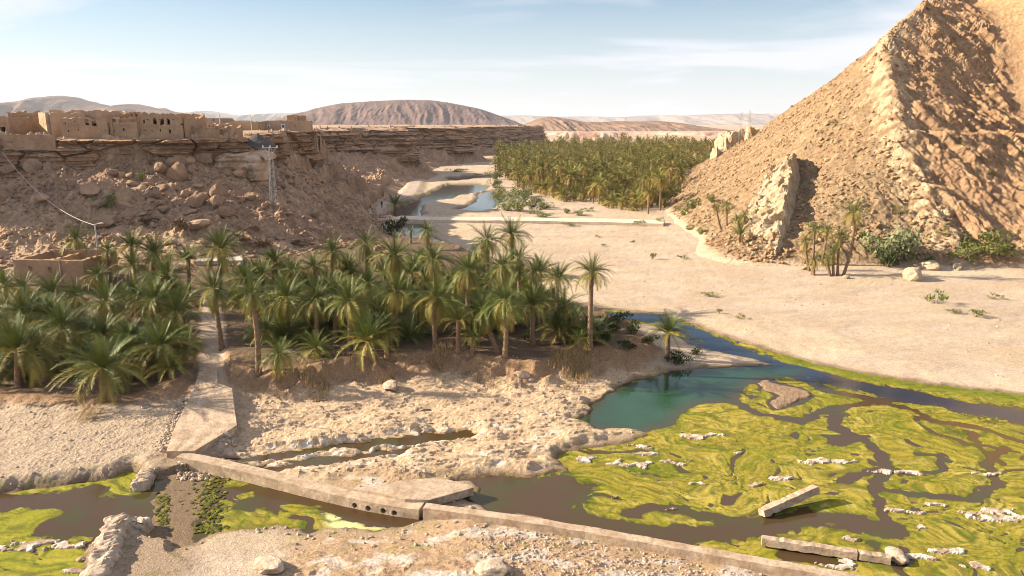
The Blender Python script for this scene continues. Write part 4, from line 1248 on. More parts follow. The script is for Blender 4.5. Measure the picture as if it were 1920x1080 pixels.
pinnacle(1348, 1392, 254, 345, 268, 5, 'wide pale rock tower at the right edge of the far palm grove', M_pale, 7)
pinnacle(1336, 1362, 282, 350, 262, 8, 'low white rock foot stepping down to the far palm grove', M_pale, 5)
pinnacle(1396, 1424, 242, 300, 262, 11, 'small ochre rock tower on the mountain ridge by the masts', pmat('ochre_rock_material', (.42, .26, .13), var=.3, nscale=.8, bump=.8, bscale=2, bdist=.2, tint=(.55, .43, .30), nscale2=.3), 4)
RIVER_BOULDERS = [(1715, 522, 52, M_pale, 'big white boulder on the sand at the mountain foot'), (1645, 1055, 34, M_salt, 'round white boulder in the river beside the fallen concrete beam'),
                  (155, 1052, 22, M_salt, 'white stone at the foot of the ruined masonry wall'), (978, 708, 40, M_rubble, 'long pale block fallen below the palm bank'), (996, 714, 14, M_rubble, 'small round stone beside the long pale block'),
                  (930, 1074, 90, M_salt, 'large pale rock at the bottom picture edge'), (505, 1066, 92, M_salt, 'flat pale rock at the lower left bottom edge'), (735, 727, 46, M_rubble, 'crumbling brown rock lump on the shelf below the small palm'),
                  (1740, 505, 40, M_pale, 'jagged pale rock at the base of the mountain spur'), (1795, 505, 26, M_pale, 'small tan rock right of the jagged pale rock'), (1510, 505, 20, M_pale, 'pale stone at the foot of the palm cluster'),
                  (1585, 522, 16, M_pale, 'small stone by the foot of the tallest right palm'), (1600, 1045, 70, M_salt, 'rough crusted rock between the fallen beam and the long wall'), (875, 925, 26, M_salt, 'broken stone at the end of the flat slab'),
                  (1430, 952, 16, M_salt, 'white stone at the low end of the leaning beam'), (1680, 1046, 60, M_salt, 'rough pale rock at the right end of the lying beam'), (420, 818, 30, M_rubble, 'broken stones under the snapped end of the concrete slab'), (398, 826, 22, M_rubble, 'small rubble block under the snapped concrete slab')]
for i, (px, py, w, mt, lab) in enumerate(RIVER_BOULDERS):
    x, y, z = hit(px, py)
    sz = w * .5 * math.hypot(x, y) / FPX
    me = ROCKS[(i * 2 + 1) % 9].copy(); me.materials.clear(); me.materials.append(mt)
    rr = random.Random(i + 90)
    o = place('boulder', me, (x, y, z + sz * .15), (rr.uniform(-.2, .2), rr.uniform(-.2, .2), (0 if 'long' in lab else rr.uniform(0, 6))), (sz, sz * (.5 if 'long' in lab else .8), sz * (.45 if 'flat' in lab or 'large' in lab or 'rough' in lab else .85)))
    tag(o, lab, 'boulder')

# ------------------------------------------------------------------ masonry
def solid(L, H, T, holes=(), top=None, du=.6, jit=.03, seed=0, arch=()):
    """wall L long, H high, T thick with real openings; returns vertices (u along, thickness, z) and faces"""
    r = np.random.default_rng(seed)
    ucut = set(np.round(np.arange(0, L + 1e-6, L / max(1, round(L / du))), 3)); zcut = set(np.round(np.arange(0, H + 1e-6, H / max(1, round(H / du))), 3))
    rects = []
    for h in holes:
        u0, u1, z0, z1 = h[:4]
        if len(h) > 4 and h[4]:                           # arched head in narrow steps
            n = 8; w = (u1 - u0) / n; rad = (u1 - u0) / 2; spring = z1 - rad
            for i in range(n):
                um = u0 + (i + .5) * w
                zt = spring + math.sqrt(max(0, rad * rad - (um - (u0 + u1) / 2) ** 2))
                zb = z0 if h[4] == 1 else spring - (zt - spring)
                rects.append((u0 + i * w, u0 + (i + 1) * w, zb, zt))
        else:
            rects.append((u0, u1, z0, z1))
    for a, b, c, d in rects:
        ucut |= {round(a, 3), round(b, 3)}; zcut |= {round(c, 3), round(d, 3)}
    U = np.array(sorted(u for u in ucut if -1e-6 <= u <= L + 1e-6)); Z = np.array(sorted(z for z in zcut if -1e-6 <= z <= H + 1e-6))
    nu, nz = len(U), len(Z)
    um, zm = (U[:-1] + U[1:]) / 2, (Z[:-1] + Z[1:]) / 2
    sol = np.ones((nu - 1, nz - 1), bool)
    for a, b, c, d in rects:
        sol &= ~((um[:, None] > a) & (um[:, None] < b) & (zm[None] > c) & (zm[None] < d))
    V = []
    for k in (0, 1):
        for i in range(nu):
            tp = top(U[i]) if top else H
            for j in range(nz):
                z = Z[j] + (tp - H) * max(0, (Z[j] - .6 * H) / (.4 * H))
                j1 = jit * float(pn(np.array(U[i] * .9 + seed), np.array(Z[j] * .9 + k * 7.7), seed % 50)) * 2
                V.append((U[i], k * T + j1, z))
    vid = lambda k, i, j: k * nu * nz + i * nz + j
    F = []
    S = lambda i, j: 0 <= i < nu - 1 and 0 <= j < nz - 1 and sol[i, j]
    for i in range(nu - 1):
        for j in range(nz - 1):
            if not sol[i, j]: continue
            F.append((vid(0, i, j), vid(0, i + 1, j), vid(0, i + 1, j + 1), vid(0, i, j + 1)))
            F.append((vid(1, i, j), vid(1, i, j + 1), vid(1, i + 1, j + 1), vid(1, i + 1, j)))
            if not S(i - 1, j): F.append((vid(0, i, j), vid(0, i, j + 1), vid(1, i, j + 1), vid(1, i, j)))
            if not S(i + 1, j): F.append((vid(0, i + 1, j), vid(1, i + 1, j), vid(1, i + 1, j + 1), vid(0, i + 1, j + 1)))
            if not S(i, j - 1): F.append((vid(0, i, j), vid(1, i, j), vid(1, i + 1, j), vid(0, i + 1, j)))
            if not S(i, j + 1): F.append((vid(0, i, j + 1), vid(0, i + 1, j + 1), vid(1, i + 1, j + 1), vid(1, i, j + 1)))
    return V, F


M_mud = pmat('mud_brick_material', (.40, .255, .155), var=.22, nscale=1.3, bump=.8, bscale=3.5, bdist=.10, tint=(.33, .205, .125), nscale2=.35)
M_mud2 = pmat('pale_mud_plaster_material', (.46, .31, .20), var=.18, nscale=1.1, bump=.7, bscale=3.0, bdist=.08, tint=(.38, .25, .16), nscale2=.3)
M_grey = pmat('grey_mud_plaster_material', (.34, .26, .20), var=.2, nscale=1.1, bump=.6, bscale=3.0, bdist=.08)
M_roof = pmat('earth_roof_material', (.40, .28, .19), var=.2, nscale=1.5, bump=.6, bscale=4, bdist=.06)
M_white = pmat('white_paint_material', (.72, .70, .66), var=.1, nscale=3, bump=0)
M_blue = pmat('blue_paint_material', (.08, .18, .42), var=.12, nscale=3, bump=0, rough=.6)
M_wood = pmat('old_wood_material', (.16, .10, .06), var=.3, nscale=6, bump=.3, bscale=12)


def house(label, D, px0, px1, pyt, pyb, depth, holes=(), mat=None, ragged=.25, side_holes=(), yaw=0, roofed=True, sink=1.2, thick=.5, rear=0.0):
    """flat roofed earth house; measured from its front wall. holes in picture coordinates"""
    mat = mat or M_mud
    xl, _, zt = PD(px0, pyt, D); xr = PD(px1, pyt, D)[0]; zb = PD((px0 + px1) / 2, pyb, D)[2] - sink
    L, H = xr - xl, zt - zb
    e = bpy.data.objects.new('earth_house', None); COL.objects.link(e)
    e.location = (xl, D, zb); e.rotation_euler = (0, 0, yaw)
    tag(e, label, 'house', 'houses of the hilltop village')
    sd = int(px0 * 3 + px1) % 97
    tp = lambda u, o=0: H + ragged * float(fbm(np.array(u * .8 + sd + o), np.array(.7 + o), 3, 3)) * 1.6 - ragged * 1.6 * max(0.0, float(pn(np.array(u * .45 + sd + o), np.array(4.4), 9)))
    hs = []
    for h in holes:
        a, _, z1 = PD(h[0], h[1], D); b, _, z0 = PD(h[2], h[3], D)
        hs.append((max(.15, a - xl), min(L - .15, b - xl), max(.1, z0 - zb), min(H - .15, z1 - zb)) + ((h[4],) if len(h) > 4 else ()))
    def wall(V, F, fn):
        return mobj('wall', [fn(*v) for v in V], F, mat, e)
    V, F = solid(L, H, thick, hs, tp, seed=sd); wall(V, F, lambda u, t, z: (u, t, z))
    V, F = solid(L, H - rear, thick, (), lambda u: tp(u, 5) - rear, seed=sd + 1, du=1.0); wall(V, F, lambda u, t, z: (L - u, depth - t, z))
    sh = [(a, b, c, d) for a, b, c, d in side_holes]
    V, F = solid(depth - 2 * thick - .01, H, thick, sh, lambda u: tp(u, 9), seed=sd + 2, du=.8); wall(V, F, lambda u, t, z: (t, depth - thick - .005 - u, z))
    V, F = solid(depth - 2 * thick - .01, H, thick, (), lambda u: tp(u, 13), seed=sd + 3, du=.8); wall(V, F, lambda u, t, z: (L - t, thick + .005 + u, z))
    if roofed:
        z = H - .55
        mobj('roof', [(thick * .8, thick * .8, z), (L - thick * .8, thick * .8, z), (L - thick * .8, depth - thick * .8, z), (thick * .8, depth - thick * .8, z),
                      (thick * .8, thick * .8, z - .25), (L - thick * .8, thick * .8, z - .25), (L - thick * .8, depth - thick * .8, z - .25), (thick * .8, depth - thick * .8, z - .25)],
             [(0, 1, 2, 3), (7, 6, 5, 4), (0, 4, 5, 1), (1, 5, 6, 2), (2, 6, 7, 3), (3, 7, 4, 0)], M_roof, e)
    if ragged > .3:
        for i in range(3):                                # roof poles poking out
            u = L * (i + .7) / 3.6
            V = [(u + .07 * math.cos(a), t, H - .8 + .07 * math.sin(a)) for t in (-.35, 0.02) for a in np.linspace(0, 2 * math.pi, 7)[:-1]]
            mobj('roof_pole', V, [(k, (k + 1) % 6, 6 + (k + 1) % 6, 6 + k) for k in range(6)] + [tuple(range(5, -1, -1)), tuple(range(6, 12))], M_wood, e)
    return e


house('ruined earth house at the left edge with a wide dark opening', 128.5, -60, 13, 212, 258, 9, [(0, 238, 11, 248)], ragged=.3)
house('two storey ruined house with small square windows, second from the left', 138, 14, 72, 210, 256, 8, [(36, 226, 41, 233), (56, 227, 59, 234), (20, 243, 30, 251), (45, 243, 48, 248), (62, 243, 69, 246)], ragged=.4)
house('tall ruined block with a sunlit left wall in the middle of the village front', 137, 92, 186, 207, 255, 10, [(150, 226, 153, 230)], mat=M_mud2, ragged=.3)
house('earth house with a sunlit corner projecting at the cliff edge', 133.2, 71, 117, 211, 259, 6, [(86, 229, 88, 234), (96, 229, 98, 234), (106, 229, 108, 234)], mat=M_mud2, ragged=.2, yaw=R(-42))
house('big square fronted ruin with two dark openings side by side', 128.3, 112, 206, 222, 262, 8.5, [(158, 224, 167, 235), (171, 224, 181, 235), (121, 230, 124, 233), (127, 244, 130, 247), (146, 242, 148, 245), (139, 227, 142, 229), (196, 243, 198, 246)], ragged=.3)
house('ruin with a row of three wide dark loggia openings under the roof', 129, 207, 258, 221, 263, 8, [(209, 223, 217, 229), (223, 223, 238, 229), (241, 223, 256, 229), (230, 240, 234, 246), (213, 244, 215, 247)], ragged=.2)
house('small roof pavilion with open pillars standing above the loggia ruin', 138.5, 241, 270, 205, 226, 5, [(244, 208, 249, 218), (252, 208, 258, 218), (261, 208, 266, 218)], ragged=.15)
house('ruin with three arched windows in its upper floor', 129.6, 259, 346, 215, 264, 9, [(286, 223, 294, 234, 1), (299, 223, 308, 234, 1), (312, 223, 319, 234, 1), (268, 227, 272, 233), (299, 242, 302, 247), (316, 243, 321, 250), (284, 244, 286, 247), (271, 243, 273, 246), (337, 230, 341, 233)], ragged=.7)
house('low broken wall with one window right of the arched ruin', 132, 346, 400, 233, 264, 6, [(352, 239, 356, 246)], ragged=.6, roofed=False)
house('low roofless ruin at the right end of the old village', 135, 401, 432, 236, 263, 6, [(416, 248, 420, 252)], ragged=.5, roofed=False)
house('grey flat roofed house standing back behind the broken walls', 185, 365, 412, 217, 240, 10, [(383, 222, 385, 226), (399, 223, 401, 227)], mat=M_grey, ragged=.05)
house('brown flat house further back between the grey house and the walled yard', 200, 413, 452, 222, 240, 10, [], mat=M_grey, ragged=.1)
house('long earth house with a blue door and two blue windows', 190, 489, 562, 226, 244, 12, [(493, 233, 496, 239), (502, 235, 505, 239), (528, 234, 534, 243.6), (552, 234, 554, 239)], mat=M_mud2, ragged=.12, sink=.6)
house('square corner tower rising over the house with the blue door', 193, 538, 562, 216, 228, 6, [(553, 222, 556, 225)], mat=M_mud, ragged=.1, sink=.2)
house('low yard wall house catching sun left of the blue door house', 186, 431, 488, 228, 245, 16, [], mat=M_mud2, ragged=.12, sink=.6, roofed=False)
house('pale broken house with small windows behind the low ruins', 160, 385, 420, 231, 243, 7, [(391, 233, 394, 237), (398, 233, 401, 237), (405, 233, 408, 237)], mat=M_mud2, ragged=.2)
house('flat topped mud block on the skyline behind the tall ruin', 150, 150, 178, 207, 222, 6, [], mat=M_mud2, ragged=.1)
house('crumbled room left of the roof pavilion', 140, 222, 243, 212, 226, 5, [], mat=M_mud, ragged=.4)
house('broken upper room above the arched ruin', 139, 275, 318, 209, 226, 5, [], mat=M_mud, ragged=.5)


def terrace():
    D = 126.2
    x0, x1 = PD(-60, 258, D)[0], PD(109, 258, D)[0]; z1 = PD(0, 252.5, D)[2]
    V, F = solid(x1 - x0, 2.6, .5, (), lambda u: 2.6 + .1 * float(pn(np.array(u), np.array(.3), 2)), seed=5)
    o = mobj('terrace_wall', [(x0 + a, D + b, z1 - 2.6 + c) for a, b, c in V], F, M_mud)
    tag(o, 'low earth terrace wall along the cliff edge under the leftmost houses', 'wall')


terrace()


def door_parts():
    h = [o for o in COL.objects if o.get('label', '').startswith('long earth house with a blue door')][0]
    xl, D, zb = h.location
    for (a, b, c, d, nm) in ((528, 234, 534, 243.6, 'door'), (493, 233, 496, 239, 'window'), (502, 235, 505, 239, 'window')):
        u0 = PD(a, b, D)[0] - xl; u1 = PD(c, d, D)[0] - xl; z1 = PD(a, b, D)[2] - zb; z0 = PD(c, d, D)[2] - zb
        bx = lambda q, w, e_, f_, y0, y1: ([(q, y0, e_), (w, y0, e_), (w, y1, e_), (q, y1, e_), (q, y0, f_), (w, y0, f_), (w, y1, f_), (q, y1, f_)], [(3, 2, 1, 0), (4, 5, 6, 7), (0, 1, 5, 4), (1, 2, 6, 5), (2, 3, 7, 6), (3, 0, 4, 7)])
        v, f = bx(u0 + .02, u1 - .02, z0, z1 - .02, .15, .22); p = mobj(nm, v, f, M_blue, h)
        fr = []; ff = []
        for (q, w, e_, f_) in ((u0 - .16, u0, z0, z1 + .16), (u1, u1 + .16, z0, z1 + .16), (u0, u1, z1, z1 + .16)):
            v, f = bx(q, w, e_, f_, -.06, .1); k = len(fr); fr += v; ff += [tuple(i + k for i in t) for t in f]
        mobj('frame', fr, ff, M_white, p)


door_parts()


def mud_house():
    """roofless mud brick house at the foot of the slope"""
    D = P(90, 527, 3.4)[1]
    xl, _, zt = PD(23, 487, D); xr = PD(160, 487, D)[0]; zb = PD(90, 529, D)[2] - .4
    L, H = xr - xl, zt - zb; dep = 7.0
    e = bpy.data.objects.new('mud_brick_house', None); COL.objects.link(e); e.location = (xl, D, zb); e.rotation_euler = (0, 0, R(-4))
    tag(e, 'roofless mud brick house with two small windows below the left slope', 'house')
    def hole(a, b, c, d): return (PD(a, b, D)[0] - xl, PD(c, d, D)[0] - xl, PD(c, d, D)[2] - zb, PD(a, b, D)[2] - zb)
    V, F = solid(L, H, .45, [hole(54, 499, 63, 508), hole(92, 500, 101, 511)], lambda u: H + .12 * float(fbm(np.array(u), np.array(2.), 3, 1)), seed=8, du=.35, jit=.03)
    mobj('wall', V, F, M_mud, e)
    for nm, fn, ll in (('back', lambda u, t, z: (L - u, dep - t, z * 1.04), L), ('l', lambda u, t, z: (t, dep - .46 - u, z), dep - .92), ('r', lambda u, t, z: (L - t, .46 + u, z), dep - .92), ('m', lambda u, t, z: (L * .42 + t, .46 + u, z * .93), dep - .92)):
        V, F = solid(ll, H, .45, (), lambda u: H + .25 * float(fbm(np.array(u + len(nm) * 3), np.array(4.), 3, 1)), seed=9 + len(nm), du=.4)
        mobj('wall', [fn(*v) for v in V], F, M_mud, e)
    u = PD(116, 490, D)[0] - xl
    V = [(u + .06 * math.cos(a), -.08 + .06 * math.sin(a), z) for z in (.2, H + .1) for a in np.linspace(0, 2 * math.pi, 9)[:-1]]
    mobj('drain_pipe', V, [(k, (k + 1) % 8, 8 + (k + 1) % 8, 8 + k) for k in range(8)] + [tuple(range(7, -1, -1)), tuple(range(8, 16))], M_conc, e)


mud_house()


def prism(name, pts, thick, mat, parent=None, sub=None):
    n = len(pts)
    V = list(pts) + [(x, y, z - thick) for x, y, z in pts]
    F = [tuple(range(n)), tuple(range(2 * n - 1, n - 1, -1))] + [(i, n + i, n + (i + 1) % n, (i + 1) % n) for i in range(n)]
    # outline runs either way round: make the top face look up
    a = sum(pts[i][0] * pts[(i + 1) % n][1] - pts[(i + 1) % n][0] * pts[i][1] for i in range(n))
    if a < 0: F = [tuple(reversed(f)) for f in F]
    return mobj(name, V, F, mat, parent)


def sweep_wall(name, line, w, H, mat, label, cat, holes=(), rough=.05, lean=0, parent=None, du=.4, extra=0):
    """wall following a line of (x, y, ztop); holes given by distance along"""
    line = np.array(line, float)
    seg = np.hypot(*np.diff(line[:, :2], axis=0).T); cs = np.concatenate([[0], np.cumsum(seg)])
    L = cs[-1]
    V, F = solid(L, H, w, holes, lambda u: H + rough * 1.5 * float(fbm(np.array(u * 1.3), np.array(1.1), 3, 4)), seed=int(L * 10) % 50, du=du, jit=rough)
    out = []
    for u, t, z in V:
        u_ = min(max(u, 0), L - 1e-4); i = min(np.searchsorted(cs, u_, 'right') - 1, len(seg) - 1)
        q = (u - cs[i]) / seg[i]
        a, b = line[i], line[i + 1]
        # direction averaged at the bends
        d = (b - a)[:2] / seg[i]
        if q < .5 and i > 0: dp_ = (line[i] - line[i - 1])[:2] / seg[i - 1]; k = .5 - q; d = d * (1 - k) + dp_ * k
        if q > .5 and i < len(seg) - 1: dn = (line[i + 2] - line[i + 1])[:2] / seg[i + 1]; k = q - .5; d = d * (1 - k) + dn * k
        d = d / np.hypot(*d); nrm = np.array([-d[1], d[0]])
        p = a + (b - a) * q
        out.append((p[0] + nrm[0] * (t - w / 2), p[1] + nrm[1] * (t - w / 2), p[2] - H + z))
    o = mobj(name, out, F, mat, parent)
    if label: tag(o, label, cat)
    return o


# concrete slab of the track with its broken end
SL = [(375, 688), (367, 718), (357, 741), (347, 762), (336, 785), (326, 805), (319, 825), (312, 846)]
SR = [(407, 688), (408, 718), (435, 728), (438, 752), (441, 775), (444, 797), (420, 812), (366, 845)]
sz_ = [1.62, 1.50, 1.42, 1.33, 1.24, 1.15, 1.08, 1.0]
SV, SF = [], []
nc_ = 9
for (a, b), (c, d), z in zip(SL, SR, sz_):
    p, q = np.array(P(a, b, z)), np.array(P(c, d, z))
    for k in range(nc_):
        t = k / (nc_ - 1); SV.append(tuple(p + (q - p) * t + np.array([0, 0, .02 * math.sin(k * 2.1 + a)])))
nr_ = len(SL); top_n = nr_ * nc_
SV += [(x, y, z - .55) for x, y, z in SV]
for r_ in range(nr_ - 1):
    for k in range(nc_ - 1):
        i = r_ * nc_ + k
        SF.append((i, i + nc_, i + nc_ + 1, i + 1))
ring = [k for k in range(nc_)] + [r_ * nc_ + nc_ - 1 for r_ in range(1, nr_)] + [(nr_ - 1) * nc_ + k for k in range(nc_ - 2, -1, -1)] + [r_ * nc_ for r_ in range(nr_ - 2, 0, -1)]
SF += [(ring[k], ring[(k + 1) % len(ring)], ring[(k + 1) % len(ring)] + top_n, ring[k] + top_n) for k in range(len(ring))]
o = mobj('concrete_track', SV, SF, M_conc)
tag(o, 'pale concrete track slab with a snapped end running down to the ford', 'track')
wl = [P(338, 852, .85), P(400, 864, .76), P(470, 880, .70), P(560, 903, .64), P(640, 923, .62), P(720, 939, .62), P(790, 949, .62)]
seg = np.hypot(*np.diff(np.array(wl)[:, :2], axis=0).T); tot = seg.sum()
holes = []
for hp in (673, 704, 734, 757):
    hx = P(hp, 935, .4)
    d = [math.hypot(hx[0] - q[0], hx[1] - q[1]) for q in wl]
    i = 4 if hp < 720 else 5
    a, b = np.array(wl[i][:2]), np.array(wl[i + 1][:2]); t = np.dot(np.array(hx[:2]) - a, b - a) / np.dot(b - a, b - a)
    u = seg[:i].sum() + t * seg[i]
    holes.append((u - .17, u + .17, .44, .76, 2))
sweep_wall('weir_wall', wl, .85, 1.0, M_conc, 'thick old weir wall pierced by four round drain holes', 'wall', holes, .022, du=.3)
sweep_wall('weir_wall', [P(796, 948, .74), P(860, 956, .74), P(950, 968, .74), P(1100, 992, .72), P(1250, 1019, .72), P(1400, 1046, .70), P(1560, 1074, .70), P(1760, 1112, .70)], .62, 1.0, M_conc, 'long narrow concrete wall crossing the foreground to the lower right corner', 'wall', (), .02, du=.3)
o = prism('flat_slab', [P(*q) for q in [(690, 919, .82), (735, 905, .82), (782, 898, .80), (827, 896, .78), (884, 910, .72), (888, 914, .71), (806, 937, .78), (760, 936, .80)]], .5, M_conc)
tag(o, 'flat pale stone slab joined to the weir wall above the brown pool', 'slab')
# gravel berm banked against the long wall
def beam(name, a, b, w, h, mat, label, roll=0.0, seed=0):
    a, b = Vector(a), Vector(b); L = (b - a).length
    V, F = solid(L, h, w, (), None, seed=seed, du=.22, jit=.02)
    rr = np.random.default_rng(seed)
    d = (b - a).normalized(); s = d.cross(Vector((0, 0, 1))).normalized(); u = s.cross(d)
    ca, sa = math.cos(roll), math.sin(roll); s2 = s * ca + u * sa; u2 = u * ca - s * sa
    V = [tuple(a + d * p[0] + s2 * (-(p[1] - w / 2)) + u2 * (p[2] - h / 2 + .02 * rr.normal())) for p in V]
    o = mobj(name, V, F, mat)
    return tag(o, label, 'concrete beam')


p0, p1 = P(1428, 962, .22), P(1535, 914, .75)
beam('concrete_beam', p0, p1, .50, .42, M_conc, 'broken concrete beam leaning up out of the algae', .15, 3)
beam('concrete_beam', P(1428, 1013, .32), P(1606, 1040, .26), .46, .40, M_conc, 'long pale concrete beam lying flat in the algae by the wall', .05, 4)
beam('concrete_beam', P(1609, 1040, .27), P(1668, 1049, .22), .46, .36, M_conc, 'short broken end piece of the lying concrete beam', .05, 6)


def masonry_lump(name, pts, w, H, label, seed):
    """ruined rubble wall: a heavily worn block along a line"""
    line = np.array(pts, float)
    seg = np.hypot(*np.diff(line[:, :2], axis=0).T); L = seg.sum(); cs = np.concatenate([[0], np.cumsum(seg)])
    nu, nt_ = int(L / .09) + 2, 44
    V = []
    for i in range(nu):
        u = L * i / (nu - 1); k = min(np.searchsorted(cs, u, 'right') - 1, len(seg) - 1); q = (u - cs[k]) / seg[k]
        p = line[k] + (line[k + 1] - line[k]) * q; d = (line[k + 1] - line[k])[:2] / seg[k]; nrm = np.array([-d[1], d[0]])
        endf = min(1, min(u, L - u) / .35 + .45)
        for j in range(nt_):
            a = math.pi * j / (nt_ - 1)
            ox = math.copysign(abs(math.cos(a)) ** .45, math.cos(a)) * w / 2; oz = abs(math.sin(a)) ** .45 * H * endf
            V.append((p[0] + nrm[0] * ox * endf, p[1] + nrm[1] * ox * endf, p[2] - .25 + oz))
    V = np.array(V)
    d1, d2, idv = worley(V[:, 0] * 2.6 + V[:, 2] * .9, V[:, 1] * 2.6 + V[:, 2] * 2.1, 43 + seed)
    k = .24 * (idv - .3) * sstep(.0, .3, d2 - d1) + .13 * pn3(V[:, 0] * 1.1, V[:, 1] * 1.1, V[:, 2] * 1.1, seed) + .05 * pn3(V[:, 0] * 4, V[:, 1] * 4, V[:, 2] * 4, seed + 2)
    cen = np.repeat(V.reshape(nu, nt_, 3).mean(1), nt_, 0); dn = V - cen; dn /= np.linalg.norm(dn, axis=1, keepdims=True) + 1e-6
    V = V + dn * k[:, None]
    F = [(i * nt_ + j, i * nt_ + j + 1, (i + 1) * nt_ + j + 1, (i + 1) * nt_ + j) for i in range(nu - 1) for j in range(nt_ - 1)]
    F += [tuple(range(nt_ - 1, -1, -1)), tuple((nu - 1) * nt_ + j for j in range(nt_))]
    o = mobj(name, V, F, M_rubble)
    return tag(o, label, 'wall')


masonry_lump('ruined_wall', [P(178, 1120, 0), P(200, 1060, 0), P(222, 1000, 0), P(226, 990, 0)], 1.3, 1.25, 'ruined rubble masonry wall rising from the bottom left corner', 3)
masonry_lump('ruined_wall', [P(236, 997, 0), P(262, 996, 0), P(284, 996, 0)], 1.1, 1.0, 'stub of rubble masonry jutting right from the ruined corner wall', 7)
masonry_lump('broken_pillar', [P(262, 922, 0), P(270, 905, 0), P(278, 888, .1)], .95, .75, 'toppled masonry pillar lying at the algae edge left of the ford', 11)
# causeway across the valley in the distance
sweep_wall('causeway', [P(742, 407, 1.0), P(800, 409, 1.0), P(900, 410, 1.05), P(1000, 411, 1.1), P(1100, 412.5, 1.15), P(1180, 414, 1.2), P(1245, 416, 1.2)], 6.0, 1.3, pmat('causeway_concrete_material', (.62, .50, .38), var=.2, nscale=1.0, bump=.4, bscale=3, bdist=.05), 'long low concrete causeway crossing the dry valley in the distance', 'causeway', (), .06, du=2.0)
# pale roof slab behind the palms
o = prism('concrete_slab', [P(*q) for q in [(366, 490, 3.9), (374, 478, 3.9), (452, 476, 3.9), (456, 488, 3.9)]], .5, pmat('pale_concrete_material', (.48, .42, .35), var=.12, nscale=2, bump=.3))
tag(o, 'pale flat concrete slab showing between the palm crowns', 'slab')

# ------------------------------------------------------------------ poles, pylon, masts, cable
M_steel = pmat('galvanised_steel_material', (.36, .35, .33), rough=.55, spec=.4, var=.1, nscale=4, bump=0)
M_grey_pole = pmat('grey_pole_material', (.52, .49, .45), var=.1, nscale=2, bump=.1)


def tube(a, b, r0, r1=None, n=8):
    a, b = Vector(a), Vector(b); r1 = r1 if r1 is not None else r0
    d = (b - a).normalized(); s = d.orthogonal().normalized(); t = d.cross(s)
    V = [tuple(p + (s * math.cos(q) + t * math.sin(q)) * r) for p, r in ((a, r0), (b, r1)) for q in np.linspace(0, 2 * math.pi, n + 1)[:-1]]
    F = [(k, (k + 1) % n, n + (k + 1) % n, n + k) for k in range(n)] + [tuple(range(n - 1, -1, -1)), tuple(range(n, 2 * n))]
    return V, F


def tubes(name, segs, mat, parent=None):
    V, F = [], []
    for sg in segs:
        v, f = tube(*sg); k = len(V); V += v; F += [tuple(i + k for i in q) for q in f]
    return mobj(name, V, F, mat, parent)


def lattice(px, pyt, pyb, label, w0, w1, cross=True, base=None, H=None, name='lattice_pylon', cat='pylon', n=13, thin=.045):
    x, y, z = base or hit(px, pyb)
    if H is None: H = PD(px, pyt, y)[2] - z
    e = bpy.data.objects.new(name, None); COL.objects.link(e); e.location = (x, y, z); tag(e, label, cat)
    def c(i, t):
        w = lerp(w0, w1, t) / 2; sx, sy = ((-1, -1), (1, -1), (1, 1), (-1, 1))[i % 4]
        return (sx * w, sy * w, t * H)
    for i in range(4): tubes('leg', [(c(i, -.03), c(i, 1), thin * 1.3, thin)], M_steel, e)
    br = []
    for k in range(n):
        for i in range(4):
            t0, t1 = k / n, (k + 1) / n
            a, b = (i, i + 1) if (k + i) % 2 else (i + 1, i)
            br.append((c(a, t0), c(b, t1), thin * .75)); br.append((c(i, t1), c(i + 1, t1), thin * .7))
    tubes('bracing', br, M_steel, e)
    if cross:
        tubes('crossarm', [((-1.3, 0, H), (1.3, 0, H), .07), ((-.25, 0, H - .9), (-1.0, 0, H), .05), ((.25, 0, H - .9), (1.0, 0, H), .05)], M_steel, e)
        for s in (-1.15, 0, 1.15): tubes('insulator', [((s, 0, H + .05), (s, 0, H + .4), .09, .05)], M_white, e)
    return e


lattice(514, 277, 384, 'grey steel lattice pylon with a short crossarm on the left slope', 1.0, .38, n=12, thin=.028)
pb = (PD(1387, 262, 262)[0], 262, PD(1387, 283, 262)[2])
lattice(0, 0, 0, 'thin lattice mast left of the small ochre rock tower', .9, .6, False, pb, PD(1387, 210, 262)[2] - pb[2], 'radio_mast', 'mast', 16, .018)
pb = (PD(1403, 262, 258)[0], 258, PD(1403, 275, 258)[2])
lattice(0, 0, 0, 'thin lattice mast rising through the small ochre rock tower', .8, .5, False, pb, PD(1403, 207, 258)[2] - pb[2], 'radio_mast', 'mast', 16, .018)


def lamp():
    x, y, z = hit(187, 499)
    zt = PD(183, 420, y)[2]
    e = bpy.data.objects.new('street_lamp', None); COL.objects.link(e); e.location = (x, y, z)
    tag(e, 'slim grey street lamp beside the leaning palm below the slope', 'street lamp')
    H = zt - z
    tubes('pole', [((0, 0, -.3), (0, 0, H), .13, .085)], M_grey_pole, e)
    tubes('arm', [((0, 0, H - .08), (.75, -.1, H + .12), .05)], M_grey_pole, e)
    v, f = ico(2); v = v * np.array([.36, .14, .08])
    mobj('lamp_head', v + np.array([.95, -.12, H + .12]), f, M_white, e)
    tubes('base_plate', [((0, 0, -.1), (0, 0, .12), .3)], M_conc, e)
    # cable sagging from the cliff
    a = Vector(PD(2, 273, 126)); b = Vector((x, y, zt - .15)); pts = []
    a2 = a + (a - b) * .12
    n = 30
    for i in range(n + 1):
        t = i / n; p = a2.lerp(b, t); p.z -= 4 * 2.6 * t * (1 - t); pts.append(p)
    pts[0].z += 0
    o = tubes('cable', [(pts[i], pts[i + 1], .035, .035, 5) for i in range(n)], M_grey_pole)
    tag(o, 'pale sagging cable from the cliff edge to the street lamp', 'cable')


